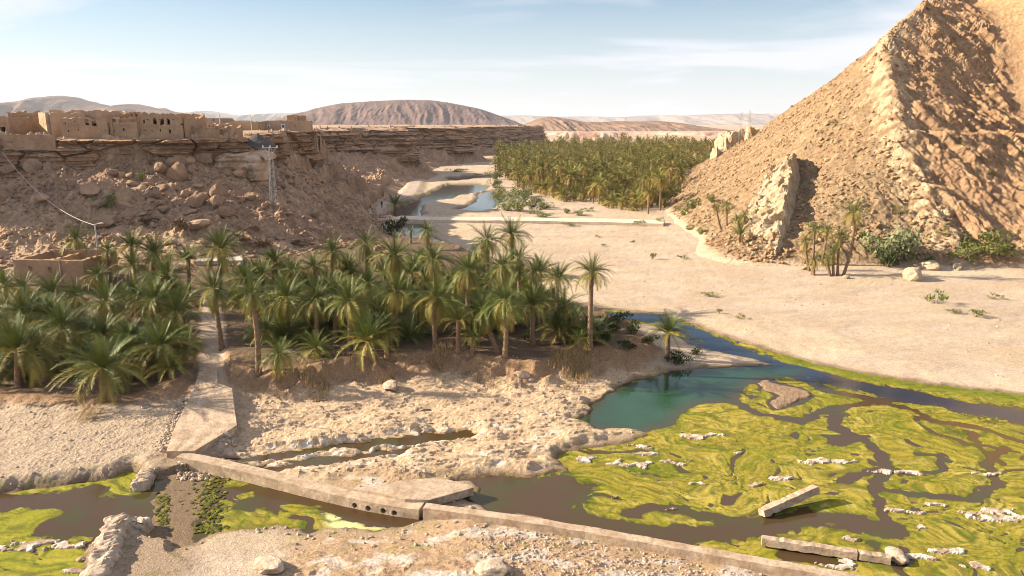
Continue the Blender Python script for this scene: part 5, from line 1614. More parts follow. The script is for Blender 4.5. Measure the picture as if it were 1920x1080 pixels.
lamp()
for px, pt, pb_, D, lab in ((355, 219, 236, 150, 'short thin pole behind the low broken wall'), (413, 214, 238, 178, 'thin pole right of the grey flat roofed house'), (472, 214, 245, 182, 'thin pole in front of the sunlit yard wall')):
    a = PD(px, pb_, D); b = PD(px, pt, D)
    o = tubes('utility_pole', [((a[0], D, a[2] - 1), (a[0], D, b[2]), .11, .09)], M_grey_pole); tag(o, lab, 'pole', 'poles in the village')


def person():
    x, y, z = hit(716, 390)
    v = [(0, 0, .95), (0, 0, 1.15), (0, .0, 1.38), (0, 0, 1.5), (0, -.02, 1.62), (0, -.02, 1.74), (-.1, 0, .9), (-.11, -.03, .5), (-.11, .0, .06), (-.11, -.13, .04), (.1, 0, .9), (.12, .08, .5), (.11, .16, .08), (.11, .04, .04), (-.2, 0, 1.4), (-.25, .05, 1.12), (-.24, -.06, .88), (.2, 0, 1.4), (.25, -.04, 1.12), (.24, -.14, .9)]
    e = [(0, 1), (1, 2), (2, 3), (3, 4), (4, 5), (0, 6), (6, 7), (7, 8), (8, 9), (0, 10), (10, 11), (11, 12), (12, 13), (2, 14), (14, 15), (15, 16), (2, 17), (17, 18), (18, 19)]
    rad = [.17, .16, .17, .06, .10, .085, .11, .08, .055, .045, .11, .08, .055, .045, .075, .055, .04, .075, .055, .04]
    me = bpy.data.meshes.new('person'); me.from_pydata(v, e, [])
    o = bpy.data.objects.new('person', me); COL.objects.link(o); o.location = (x, y, z); o.rotation_euler = (0, 0, .4)
    sk = o.modifiers.new('skin', 'SKIN')
    for i, r_ in enumerate(rad): me.skin_vertices[0].data[i].radius = (r_, r_ * .8)
    me.skin_vertices[0].data[0].use_root = True
    sb = o.modifiers.new('sub', 'SUBSURF'); sb.levels = 1; sb.render_levels = 1
    me.materials.append(pmat('dark_cloth_material', (.035, .03, .035), var=.2, nscale=5, bump=0))
    tag(o, 'person in dark clothes walking on the dirt track beside the river', 'person')


person()
#PART4
# ------------------------------------------------------------------ palms
M_frond = pmat('palm_frond_material', (.100, .122, .024), rough=.5, spec=.22, var=.3, nscale=2.0, bump=0, rnd=.75, hue=.3, transl=.10)
M_olive = pmat('old_frond_material', (.25, .21, .048), rough=.55, spec=.2, var=.3, nscale=2.0, bump=0, rnd=.5, hue=.3, transl=.12)
M_dry = pmat('dry_frond_material', (.38, .25, .11), rough=.8, spec=.15, var=.3, nscale=2.0, bump=0, rnd=.5, hue=.2, transl=.15)
M_trunk = pmat('palm_trunk_material', (.22, .14, .085), var=.4, nscale=5, bump=.9, bscale=7, bdist=.08)


def frond_geo(droop, curl, nl=26, leaf=.60, wid=.032, L=3.0, seed=0, vee=.45, seg=8):
    """feather leaf along +X, drooping in -Z, with paired leaflets"""
    r = np.random.default_rng(seed)
    n = seg
    ang = [-(droop * (i / n) ** curl) for i in range(n + 1)]
    pts = [np.zeros(3)]
    for i in range(n):
        a = (ang[i] + ang[i + 1]) / 2
        pts.append(pts[-1] + np.array([math.cos(a), 0, math.sin(a)]) * L / n)
    pts = np.array(pts)
    V, F = [], []
    for i, p in enumerate(pts):
        w = .045 * (1 - .85 * i / n)
        V += [p + (0, w, 0), p + (0, -w, 0)]
    for i in range(n):
        F.append((2 * i, 2 * i + 1, 2 * i + 3, 2 * i + 2))
    for k in range(nl):
        s = .13 + .87 * (k + .5) / nl
        q = s * n; i = min(int(q), n - 1); t = q - i
        p = pts[i] + (pts[i + 1] - pts[i]) * t; tg = pts[i + 1] - pts[i]; tg = tg / np.linalg.norm(tg)
        up = np.array([-tg[2], 0, tg[0]])
        ll = leaf * (.35 + .9 * math.sin(math.pi * min(1, .12 + s * .80)) ** .8) * (1 - .35 * s)
        fw = .55 + .9 * s ** 2
        for sg in (1, -1):
            side = np.array([0, sg, 0])
            d = tg * fw + side * .95 + up * (vee + .15 * r.normal()); d = d / np.linalg.norm(d)
            tip = p + d * ll * r.uniform(.85, 1.12) - np.array([0, 0, .06 * ll])
            b = len(V); V += [p - tg * wid, p + tg * wid, tip]
            F.append((b, b + 1, b + 2) if sg < 0 else (b + 1, b, b + 2))
    return np.array(V), F


FR = {'up': frond_geo(.55, 1.4, seed=1), 'arch': frond_geo(1.15, 1.3, seed=2), 'droop': frond_geo(1.75, 1.05, seed=3, vee=.2), 'stiff': frond_geo(.30, 1.6, seed=4, vee=.55)}
FRD = {'arch': frond_geo(1.0, 1.2, nl=22, leaf=.34, seed=5, vee=-.2), 'hang': frond_geo(.7, 1.0, nl=22, leaf=.36, seed=6, vee=-.3)}


def fmesh(geo, mat, nm):
    me = bpy.data.meshes.new(nm); me.from_pydata([tuple(map(float, v)) for v in geo[0]], [], geo[1]); me.materials.append(mat); return me


FM = {(k, m): fmesh(g, {'g': M_frond, 'o': M_olive}[m], 'frond') for k, g in FR.items() for m in 'go'}
FMD = {k: fmesh(g, M_dry, 'dry_frond') for k, g in FRD.items()}


def crown_plan(nf, nd, r, style):
    """list of (kind, material, azimuth, elevation, roll, scale, dry)"""
    out = []
    sh = r.uniform(-.25, .2)
    for i in range(nf):
        t = (i + .5) / nf
        az = i * 2.39996 + r.uniform(-.25, .25)
        lo = {'full': -.55, 'upright': .15, 'weeping': -.85, 'clump': .0}[style] + sh
        el = 1.45 - (1.45 - lo) * t ** .8 + r.uniform(-.22, .22)
        kind = 'stiff' if el > 1.05 else 'up' if el > .55 else 'arch' if el > -.1 else 'droop'
        if style == 'upright' and kind == 'droop': kind = 'arch'
        m = 'g' if t < .62 + r.uniform(-.15, .15) else 'o'
        out.append((kind, m, az, el, r.uniform(-.35, .35), r.uniform(.85, 1.1) * (.8 + .25 * min(1, t * 2.2)), False))
    for i in range(nd):
        az = i * 2.39996 + r.uniform(0, 1)
        el = -r.uniform(.75, 1.35)
        out.append(('hang' if r.random() < .5 else 'arch', 'd', az, el, r.uniform(-.3, .3), r.uniform(.6, .9), True))
    return out


def trunk_mesh(base, top, r0, r1, bend=0.0, seed=0, nseg=None):
    base, top = Vector(base), Vector(top)
    H = (top - base).length
    nseg = nseg or max(4, int(H / .28)); ns = 9
    rr = random.Random(seed)
    V, F = [], []
    side = Vector((rr.uniform(-1, 1), rr.uniform(-.4, .4), 0)) * bend
    for i in range(nseg + 1):
        t = i / nseg
        c = base.lerp(top, t) + side * math.sin(math.pi * t) * H * .08
        rad = lerp(r0, r1, t) * (1 + .10 * (i % 2)) * (1.35 - .35 * min(1, t * 6))
        if t > .9: rad *= 1.25
        for k in range(ns):
            a = 2 * math.pi * (k + .5 * (i % 2)) / ns
            V.append((c.x + rad * math.cos(a), c.y + rad * math.sin(a), c.z))
    for i in range(nseg):
        for k in range(ns):
            F.append((i * ns + k, i * ns + (k + 1) % ns, (i + 1) * ns + (k + 1) % ns, (i + 1) * ns + k))
    F.append(tuple(range(ns - 1, -1, -1))); F.append(tuple(nseg * ns + k for k in range(ns)))
    return V, F


def joined_crown(nf, nd, style, seed, mats=None, L=1.0, geos=None, geod=None):
    """a crown as one mesh for palms too small or too hidden to pick leaves apart"""
    r = random.Random(seed)
    V, F, MI = [], [], []
    for kind, m, az, el, roll, sc, dry in crown_plan(nf, nd, r, style):
        g = (geod or FRD)[kind] if dry else (geos or FR)[kind]
        M = Matrix.Rotation(az, 3, 'Z') @ Matrix.Rotation(-el, 3, 'Y') @ Matrix.Rotation(roll, 3, 'X')
        v = g[0] @ np.array(M).T * sc * L
        k = len(V); V += [tuple(p) for p in v]; F += [tuple(i + k for i in f) for f in g[1]]
        MI += [{'g': 0, 'o': 1, 'd': 2}[m]] * len(g[1])
    me = bpy.data.meshes.new('crown'); me.from_pydata([tuple(map(float, v)) for v in V], [], F)
    for mt in mats or (M_frond, M_olive, M_dry): me.materials.append(mt)
    me.polygons.foreach_set('material_index', MI)
    return me


NPALM = [0]


def palm(base, top, Lf, label, style='full', nf=34, nd=9, detailed=True, group='date palms of the near grove', r0=.24, bend=.0, crown=None, tilt=(0, 0)):
    """date palm: trunk from base to top, leaves of length Lf"""
    NPALM[0] += 1; seed = NPALM[0] * 13
    r = random.Random(seed)
    e = bpy.data.objects.new('date_palm', None); COL.objects.link(e); e.location = base
    tag(e, label, 'palm tree', group)
    t = Vector(top) - Vector(base)
    V, F = trunk_mesh((0, 0, -.3), t, r0, r0 * .75, bend, seed)
    mobj('trunk', V, F, M_trunk, e)
    TL = Euler((r.uniform(-.16, .16), r.uniform(-.16, .16), 0)).to_matrix()
    if detailed:
        for kind, m, az, el, roll, sc, dry in crown_plan(nf, nd, r, style):
            me = FMD[kind] if dry else FM[(kind, m)]
            o = bpy.data.objects.new('dry_frond' if dry else 'frond', me); COL.objects.link(o); o.parent = e
            o.location = t + Vector((.12 * math.cos(az), .12 * math.sin(az), -.15 if dry else r.uniform(-.1, .1)))
            o.rotation_euler = (TL @ Euler((roll, -el, az)).to_matrix()).to_euler(); k = sc * Lf / 3.0; o.scale = (k, k, k * r.uniform(.85, 1.2))
    else:
        o = bpy.data.objects.new('crown', crown); COL.objects.link(o); o.parent = e
        o.location = t; o.rotation_euler = (tilt[0], tilt[1], r.uniform(0, 6.28)); k = Lf / 3.0; o.scale = (k, k, k * r.uniform(.9, 1.1))
    return e


CR = [joined_crown(46, 10, st, 70 + i) for i, st in enumerate(('full', 'full', 'weeping', 'upright', 'clump', 'clump'))]


def near_palm(cx, cy, w, by, label, style='full', bx=None, detailed=True, nf=34, nd=9, bend=.3, zb=None, up=0.0, **kw):
    """from crown centre, crown width and foot in the picture"""
    bx = cx if bx is None else bx
    x, y, z = hit(bx, by) if zb is None else P(bx, by, zb)
    tx, ty, tz = PD(cx, cy, y)
    Lf = w * .5 * math.hypot(x, y) / FPX * 1.22
    if tz < z + .35: tz = z + .35
    return palm((x, y, z), (tx, y + up, tz), Lf, label, style, nf, nd, detailed, bend=bend, **kw)


# crown x, y, width, foot y, label, style, foot x
NEAR = [(143, 450, 62, 513, 'leaning palm beside the mud brick house and street lamp', 'full', 166), (202, 468, 42, 537, 'slim short palm just right of the street lamp', 'full', 207), (247, 462, 58, 545, 'upright palm behind the grove right of the street lamp', 'upright', None),
        (250, 497, 62, 552, 'bushy palm in front of the upright palm near the street lamp', 'full', None), (290, 474, 74, 545, 'broad pale green palm in the back row left of the pale concrete slab', 'full', 282), (353, 488, 56, 550, 'palm just left of the pale concrete slab behind the palms', 'upright', None),
        (413, 466, 92, 556, 'large dark spreading palm in front of the pale concrete slab behind the palms', 'full', 416), (182, 515, 46, 552, 'small golden skirted palm right of the mud brick house', 'weeping', 187), (313, 516, 96, 590, 'wide arching palm in the left half of the grove', 'weeping', 318),
        (400, 540, 84, 655, 'tall palm with a thick tan skirt at the right side of the track', 'weeping', 417), (472, 550, 76, 702, 'tall slender palm with a drooping golden crown standing in front of the grove', 'weeping', 484),
        (43, 540, 62, 600, 'palm at the back of the far left clump', 'full', None), (97, 548, 70, 606, 'palm second from left at the back of the far left clump', 'full', None), (143, 555, 62, 612, 'palm third from left at the back of the left clump', 'full', None),
        (200, 565, 86, 640, 'dark palm with a bare trunk in the middle of the left clump', 'full', 208), (42, 585, 92, 655, 'broad palm at the left picture edge in the middle row', 'full', None), (33, 655, 124, 726, 'huge low palm clump at the left picture edge', 'clump', None),
        (117, 612, 92, 690, 'dark shaded palm behind the huge left clump', 'full', None), (290, 562, 88, 636, 'palm left of the track in the middle row', 'full', None), (330, 582, 80, 650, 'dark palm directly left of the track', 'full', None),
        (240, 634, 66, 690, 'low palm behind the front left clump', 'upright', None), (300, 650, 104, 708, 'large low palm clump left of the track', 'clump', None), (347, 650, 66, 690, 'small low palm clump touching the track', 'clump', None),
        (193, 690, 124, 752, 'big stemless palm clump in front on the gravel flat', 'clump', None), (523, 664, 76, 712, 'small pale palm right of the slender front palm', 'full', 520), (513, 488, 48, 548, 'palm with upright leaves in the back row right of the dark spreading palm', 'upright', None),
        (537, 556, 90, 640, 'palm right of the slender front palm in the second row', 'full', None), (593, 560, 86, 645, 'palm with hanging dry leaves left of centre in the second row', 'weeping', None), (493, 516, 62, 580, 'palm behind the slender front palm', 'full', None),
        (550, 508, 66, 575, 'palm in the third row left of centre', 'full', None), (623, 471, 66, 548, 'pale palm at the rear left of the central grove', 'full', None), (630, 548, 82, 640, 'dense palm in the second row near the centre', 'full', None),
        (687, 455, 70, 550, 'tall pale palm at the rear of the central grove', 'weeping', None), (740, 478, 96, 600, 'biggest bright palm in the middle of the central grove', 'weeping', None), (800, 432, 44, 468, 'lone palm by the river behind the central grove', 'full', None),
        (813, 485, 78, 560, 'dark palm behind the central grove by the river', 'full', None), (913, 450, 76, 560, 'tall palm at the back left of the right grove', 'weeping', None), (960, 440, 74, 550, 'highest palm at the back of the right grove', 'full', None),
        (877, 506, 84, 640, 'palm with a long tan skirt in the middle of the right grove', 'weeping', None), (943, 498, 76, 600, 'palm with a brown skirt under the highest palm', 'weeping', None), (1003, 510, 66, 600, 'palm at the right rear shoulder of the grove', 'full', None),
        (1047, 520, 70, 610, 'palm at the right end of the back row', 'full', None), (817, 556, 96, 650, 'golden green palm with long arching leaves left of the front right palm', 'weeping', None), (947, 560, 104, 668, 'large front palm with a drooping skirt at the bank edge', 'weeping', 946),
        (905, 580, 84, 660, 'second crown leaning left of the large front palm', 'weeping', 935), (655, 565, 92, 655, 'shaded palm in the second row right of centre', 'full', None), (723, 618, 66, 672, 'small star shaped palm alone at the bank edge', 'full', 725),
        (1000, 572, 80, 645, 'pale green palm right of the large front palm', 'upright', None), (1057, 572, 78, 640, 'dark palm at the right end of the grove front', 'full', None), (1110, 510, 74, 660, 'lone tall palm standing apart by the pool', 'full', 1107),
        (1253, 622, 72, 672, 'short palm on the spit between pool and channel', 'upright', 1250), (743, 545, 84, 640, 'lower palm under the biggest bright palm', 'full', None), (973, 485, 70, 590, 'palm tucked below the highest palm of the right grove', 'full', None),
        (690, 530, 84, 620, 'palm in the third row near the centre', 'full', None), (590, 500, 64, 570, 'palm in the back row near the centre', 'full', None), (460, 520, 60, 585, 'palm right behind the tall skirted palm at the track', 'full', None),
        (860, 600, 60, 660, 'low leafy palm between the two front palms of the right grove', 'clump', None), (1087, 634, 40, 662, 'young dark palm left of the lone tall palm', 'clump', None), (885, 632, 40, 668, 'young palm at the foot of the right grove', 'clump', None)]
for (cx, cy, w, by, lab, st, bx) in NEAR:
    near_palm(cx, cy, w, by, lab, st, bx, nf=54 if w > 80 else 46, nd=14 if st == 'weeping' else 7 if st != 'clump' else 4)

# hidden and half hidden filler of the grove: each still its own palm
r = random.Random(5)
FILL = []
for (x0, x1, y0, y1, n) in ((-40, 350, 545, 690, 44), (440, 700, 500, 600, 34), (640, 1060, 495, 620, 46), (420, 700, 590, 650, 12), (-60, 120, 640, 700, 5), (1060, 1120, 590, 640, 4)):
    for i in range(n): FILL.append((r.uniform(x0, x1), r.uniform(y0, y1)))
for i, (px, py) in enumerate(sorted(FILL)):
    x, y, z = hit(px, py + 25)
    if pline(PATHW, np.array([x]), np.array([y]), 9)[0][0] < 2.8: continue
    h = r.uniform(.15, 1.5) if r.random() < .75 else r.uniform(1.5, 3.4); st = r.choice((0, 1, 3, 4, 5, 4, 5))
    side = 'left of the track' if px < 390 else 'between the track and the grove centre' if px < 640 else 'in the right half of the grove'
    palm((x, y, z), (x + r.uniform(-.3, .3), y, z + h), r.uniform(2.0, 3.3), 'half hidden low palm in the shaded undergrowth ' + side, detailed=False, crown=CR[st], group='low palms in the undergrowth ' + side, r0=.22)

# palms on the right bank and along the river
RIGHT = [(1602, 398, 56, 517, 'tallest curved palm of the cluster at the mountain foot', 'full', 1580), (1527, 431, 36, 515, 'upper left palm of the cluster at the mountain foot', 'full', 1523), (1510, 453, 34, 508, 'leftmost palm of the cluster at the mountain foot', 'full', 1518),
         (1552, 431, 34, 497, 'thin palm behind the middle of the cluster at the mountain foot', 'full', 1540), (1575, 443, 40, 517, 'palm left of the tallest one at the mountain foot', 'full', 1571), (1563, 474, 44, 518, 'short bushy palm in front of the cluster at the mountain foot', 'full', 1563),
         (1527, 488, 34, 516, 'short palm at the left foot of the cluster', 'full', 1526), (1550, 486, 30, 518, 'smallest palm in the centre of the cluster', 'full', 1558),
         (1343, 387, 24, 428, 'left palm of the leaning pair on the lower slope', 'full', 1352), (1363, 384, 24, 426, 'right palm of the leaning pair on the lower slope', 'full', 1363), (1385, 411, 28, 432, 'short palm above the round dark clump', 'full', 1386), (1397, 404, 26, 430, 'palm beside the round green acacia', 'full', 1396),
         (1388, 440, 44, 456, 'round dark palm clump at the sandy edge left of the limestone fin', 'clump', None), (770, 432, 22, 456, 'small dark palm standing at the river edge', 'full', None), (741, 384, 46, 404, 'round palm clump beside the far track', 'clump', None)]
for (cx, cy, w, by, lab, st, bx) in RIGHT:
    near_palm(cx, cy, w, by, lab, st, bx, nf=30, nd=6, group='palms along the valley sides', bend=1.0 if 'curved' in lab else .3, r0=.2)

# ------------------------------------------------------------------ far palm grove
FSIM = {k: frond_geo(d, c, nl=7, leaf=.75, wid=.17, seed=20 + i, seg=4) for i, (k, d, c) in enumerate((('up', .6, 1.4), ('arch', 1.2, 1.3), ('droop', 1.8, 1.05), ('stiff', .3, 1.6)))}
FSIMD = {k: frond_geo(.8, 1.1, nl=5, leaf=.5, wid=.16, seed=30, seg=3, vee=-.2) for k in ('arch', 'hang')}
M_gf = pmat('grove_frond_material', (.175, .162, .036), rough=.6, spec=.25, var=.55, nscale=.12, bump=0, rnd=.7, hue=.4, transl=.2)
M_go = pmat('grove_old_frond_material', (.28, .21, .06), rough=.7, spec=.2, var=.5, nscale=.12, bump=0, rnd=.6, hue=.3, transl=.15)
CRF = [joined_crown(26, 9, st, 170 + i, (M_gf, M_go, M_dry), geos=FSIM, geod=FSIMD) for i, st in enumerate(('full', 'full', 'weeping', 'full', 'weeping'))]
TRF = []
for i in range(3):
    V, F = trunk_mesh((0, 0, -.5), (0, 0, 1), .03, .026, seed=i, nseg=5)
    me = bpy.data.meshes.new('trunk'); me.from_pydata(V, [], F); me.materials.append(M_trunk); TRF.append(me)
GROVE = PP([(922, 322), (940, 342), (985, 360), (1030, 372), (1075, 380), (1110, 386), (1150, 398), (1200, 402), (1248, 402), (1272, 392), (1262, 380), (1285, 372), (1300, 352), (1330, 330), (1400, 300), (1400, 284), (1250, 281), (1100, 281), (1000, 282), (940, 288), (920, 300)], .8)
rg = np.random.default_rng(21)
cand = []
n = 26000
gxx = rg.uniform(GROVE[:, 0].min(), GROVE[:, 0].max(), n); gyy = rg.uniform(GROVE[:, 1].min(), GROVE[:, 1].max(), n)
ok = sdf(GROVE, gxx, gyy, 12) < -3 + 7 * fbm(gxx * .05, gyy * .03, 3, 711)
gxx, gyy = gxx[ok], gyy[ok]
mh = mountain_h(gxx, gyy, False); ok = (mh < 1.6) | (gyy > 335)
gxx, gyy = gxx[ok], gyy[ok]
taken = {}
sel = []
for a, b in zip(gxx, gyy):
    sp = 2.7 if b < 300 else 4.2 if b < 380 else 5.2
    key = (int(a / 5.2), int(b / 5.2)); bad = False
    for i in (-1, 0, 1):
        for j in (-1, 0, 1):
            for (c, d) in taken.get((key[0] + i, key[1] + j), ()):
                if (a - c) ** 2 + (b - d) ** 2 < sp * sp: bad = True
    if not bad: taken.setdefault(key, []).append((a, b)); sel.append((a, b))
sel.sort(key=lambda q: q[1])
sz = ground_h([q[0] for q in sel], [q[1] for q in sel])
restV, restF, restM = [], [], []
rr = random.Random(99)
FLOW = {k: frond_geo(d, c, nl=3, leaf=.95, wid=.3, seed=40 + i, seg=2) for i, (k, d, c) in enumerate((('up', .6, 1.4), ('arch', 1.2, 1.3), ('droop', 1.8, 1.05), ('stiff', .3, 1.6)))}
FLOWD = {k: frond_geo(.8, 1.1, nl=2, leaf=.6, wid=.25, seed=50, seg=2, vee=-.2) for k in ('arch', 'hang')}
lowc = [joined_crown(15, 4, 'full', 270 + i, (M_gf, M_go, M_dry), geos=FLOW, geod=FLOWD) for i in range(3)]
lowg = []
for me in lowc:
    lowg.append((np.array([v.co for v in me.vertices]), [tuple(p.vertices) for p in me.polygons], [p.material_index for p in me.polygons]))
ncount = 0
for i, ((a, b), z) in enumerate(zip(sel, sz)):
    h = rr.uniform(3.6, 7.4) if rr.random() > .3 else rr.uniform(.6, 3.6)
    if rr.random() < .10: h += rr.uniform(.8, 2.2)
    h *= .72 + .55 * float(sstep(-.5, .5, pn(np.array(a * .045), np.array(b * .03), 720)))
    lf = rr.uniform(2.2, 3.7)
    if i < 90 and rr.random() < .6: h = rr.uniform(.4, 3.2)
    if i < 150:
        e = bpy.data.objects.new('date_palm', None); COL.objects.link(e); e.location = (a, b, z)
        tag(e, 'slender date palm in the dense far grove beyond the causeway', 'palm tree', 'palms of the far grove')
        o = bpy.data.objects.new('trunk', TRF[i % 3]); COL.objects.link(o); o.parent = e; o.scale = (7, 7, h)
        o = bpy.data.objects.new('crown', CRF[i % 5]); COL.objects.link(o); o.parent = e; o.location = (0, 0, h); o.rotation_euler = (rr.uniform(-.1, .1), rr.uniform(-.1, .1), rr.uniform(0, 6.28)); k = lf / 3; o.scale = (k, k, k)
    else:
        v, f, m = lowg[i % 3]
        t = rr.uniform(0, 6.28); ca, sa = math.cos(t), math.sin(t); k = lf / 3 * 1.15
        q = np.stack([(v[:, 0] * ca - v[:, 1] * sa) * k + a, (v[:, 0] * sa + v[:, 1] * ca) * k + b, v[:, 2] * k + z + h], 1)
        base = sum(len(p) for p in restV[-1:]) if False else ncount
        restV.append(q); restF += [tuple(j + ncount for j in p) for p in f]; restM += m; ncount += len(q)
        tv = np.array([(a + .18 * math.cos(w_), b + .18 * math.sin(w_), zz) for zz in (z - .3, z + h) for w_ in (0, 2.1, 4.2)])
        restV.append(tv); restF += [(ncount + u_, ncount + (u_ + 1) % 3, ncount + 3 + (u_ + 1) % 3, ncount + 3 + u_) for u_ in range(3)]; restM += [3] * 3; ncount += 6
if restV:
    me = bpy.data.meshes.new('palm_forest'); me.from_pydata([tuple(p) for p in np.concatenate(restV)], [], restF)
    for mt in (M_gf, M_go, M_dry, M_trunk): me.materials.append(mt)
    me.polygons.foreach_set('material_index', restM)
    o = bpy.data.objects.new('palm_forest', me); COL.objects.link(o)
    tag(o, 'far reaches of the dense palm forest filling the valley', 'palm forest', kind='stuff')
print('grove palms', len(sel), 'near', NPALM[0])

# ------------------------------------------------------------------ shrubs
M_shrub = pmat('shrub_leaf_material', (.15, .165, .045), rough=.7, spec=.2, var=.35, nscale=2, bump=0, rnd=.5, hue=.4, transl=.2)
M_tam = pmat('tamarisk_leaf_material', (.24, .25, .12), rough=.7, spec=.2, var=.3, nscale=2, bump=0, rnd=.3, hue=.3, transl=.2)
M_dkshrub = pmat('dark_shrub_leaf_material', (.05, .065, .02), rough=.7, spec=.2, var=.35, nscale=2, bump=0, rnd=.4, hue=.3, transl=.15)
M_twig = pmat('twig_material', (.20, .13, .08), var=.3, nscale=5, bump=0)


def shrub_mesh(seed, mat, n=420, lumps=7, spiky=False, flat=.75):
    """leaves on several uneven clumps, radius about one"""
    r = np.random.default_rng(seed)
    cen = r.normal(size=(lumps, 3)) * np.array([.42, .42, .22]) + np.array([0, 0, .5]); rad = r.uniform(.28, .5, lumps)
    V, F = [], []
    for i in range(n):
        k = r.integers(lumps); d = r.normal(size=3); d /= np.linalg.norm(d)
        p = cen[k] + d * rad[k] * r.uniform(.55, 1.05) * np.array([1, 1, flat])
        if p[2] < 0: p[2] = -p[2] * .4
        a = r.normal(size=3); a /= np.linalg.norm(a); b = np.cross(d, a); b /= np.linalg.norm(b) + 1e-6
        l = r.uniform(.06, .15)
        if spiky: t = d * .6 + np.array([0, 0, .8]); t /= np.linalg.norm(t); a = t; l *= 1.8
        w = l * (.28 if spiky else .5)
        q = len(V); V += [p - b * w, p + b * w, p + a * l]; F.append((q, q + 1, q + 2))
    me = bpy.data.meshes.new('foliage'); me.from_pydata([tuple(map(float, v)) for v in V], [], F); me.materials.append(mat)
    segs = []
    for k in range(lumps): segs.append(((0, 0, -.1), tuple(map(float, cen[k])), .035, .012, 5))
    V, F = [], []
    for sg in segs:
        v, f = tube(*sg); q = len(V); V += v; F += [tuple(i + q for i in t) for t in f]
    ms = bpy.data.meshes.new('stems'); ms.from_pydata([tuple(map(float, v)) for v in V], [], F); ms.materials.append(M_twig)
    return me, ms


DEADB = shrub_mesh(360, pmat('dead_brush_material', (.20, .125, .075), var=.35, nscale=2, bump=0), 500, 8, True, .6)
SHR = {'g': [shrub_mesh(300 + i, M_shrub) for i in range(3)], 't': [shrub_mesh(310 + i, M_tam, 900, 11) for i in range(2)], 'd': [shrub_mesh(320 + i, M_dkshrub, 420, 7, True) for i in range(2)],
       's': [shrub_mesh(330 + i, M_shrub, 220, 5, True, .6) for i in range(2)], 'a': [shrub_mesh(340 + i, M_shrub, 900, 10, False, .6) for i in range(2)]}


def shrub(px, py, w, hgt, kind, label, group=None, nm='shrub', cat='shrub', pos=None):
    x, y, z = pos or hit(px, py)
    d = math.hypot(x, y); rw = w * .5 * d / FPX; rh = hgt * d / FPX
    i = int(px * 7 + py) % len(SHR[kind]); me, ms = SHR[kind][i]
    e = bpy.data.objects.new(nm, None); COL.objects.link(e); e.location = (x, y, z - .03); e.rotation_euler = (0, 0, (px * 1.7) % 6.28); e.scale = (rw * 1.1, rw * 1.1, rh * 1.0)
    tag(e, label, cat, group)
    for q, me_ in (('foliage', me), ('stems', ms)):
        o = bpy.data.objects.new(q, me_); COL.objects.link(o); o.parent = e
    return e


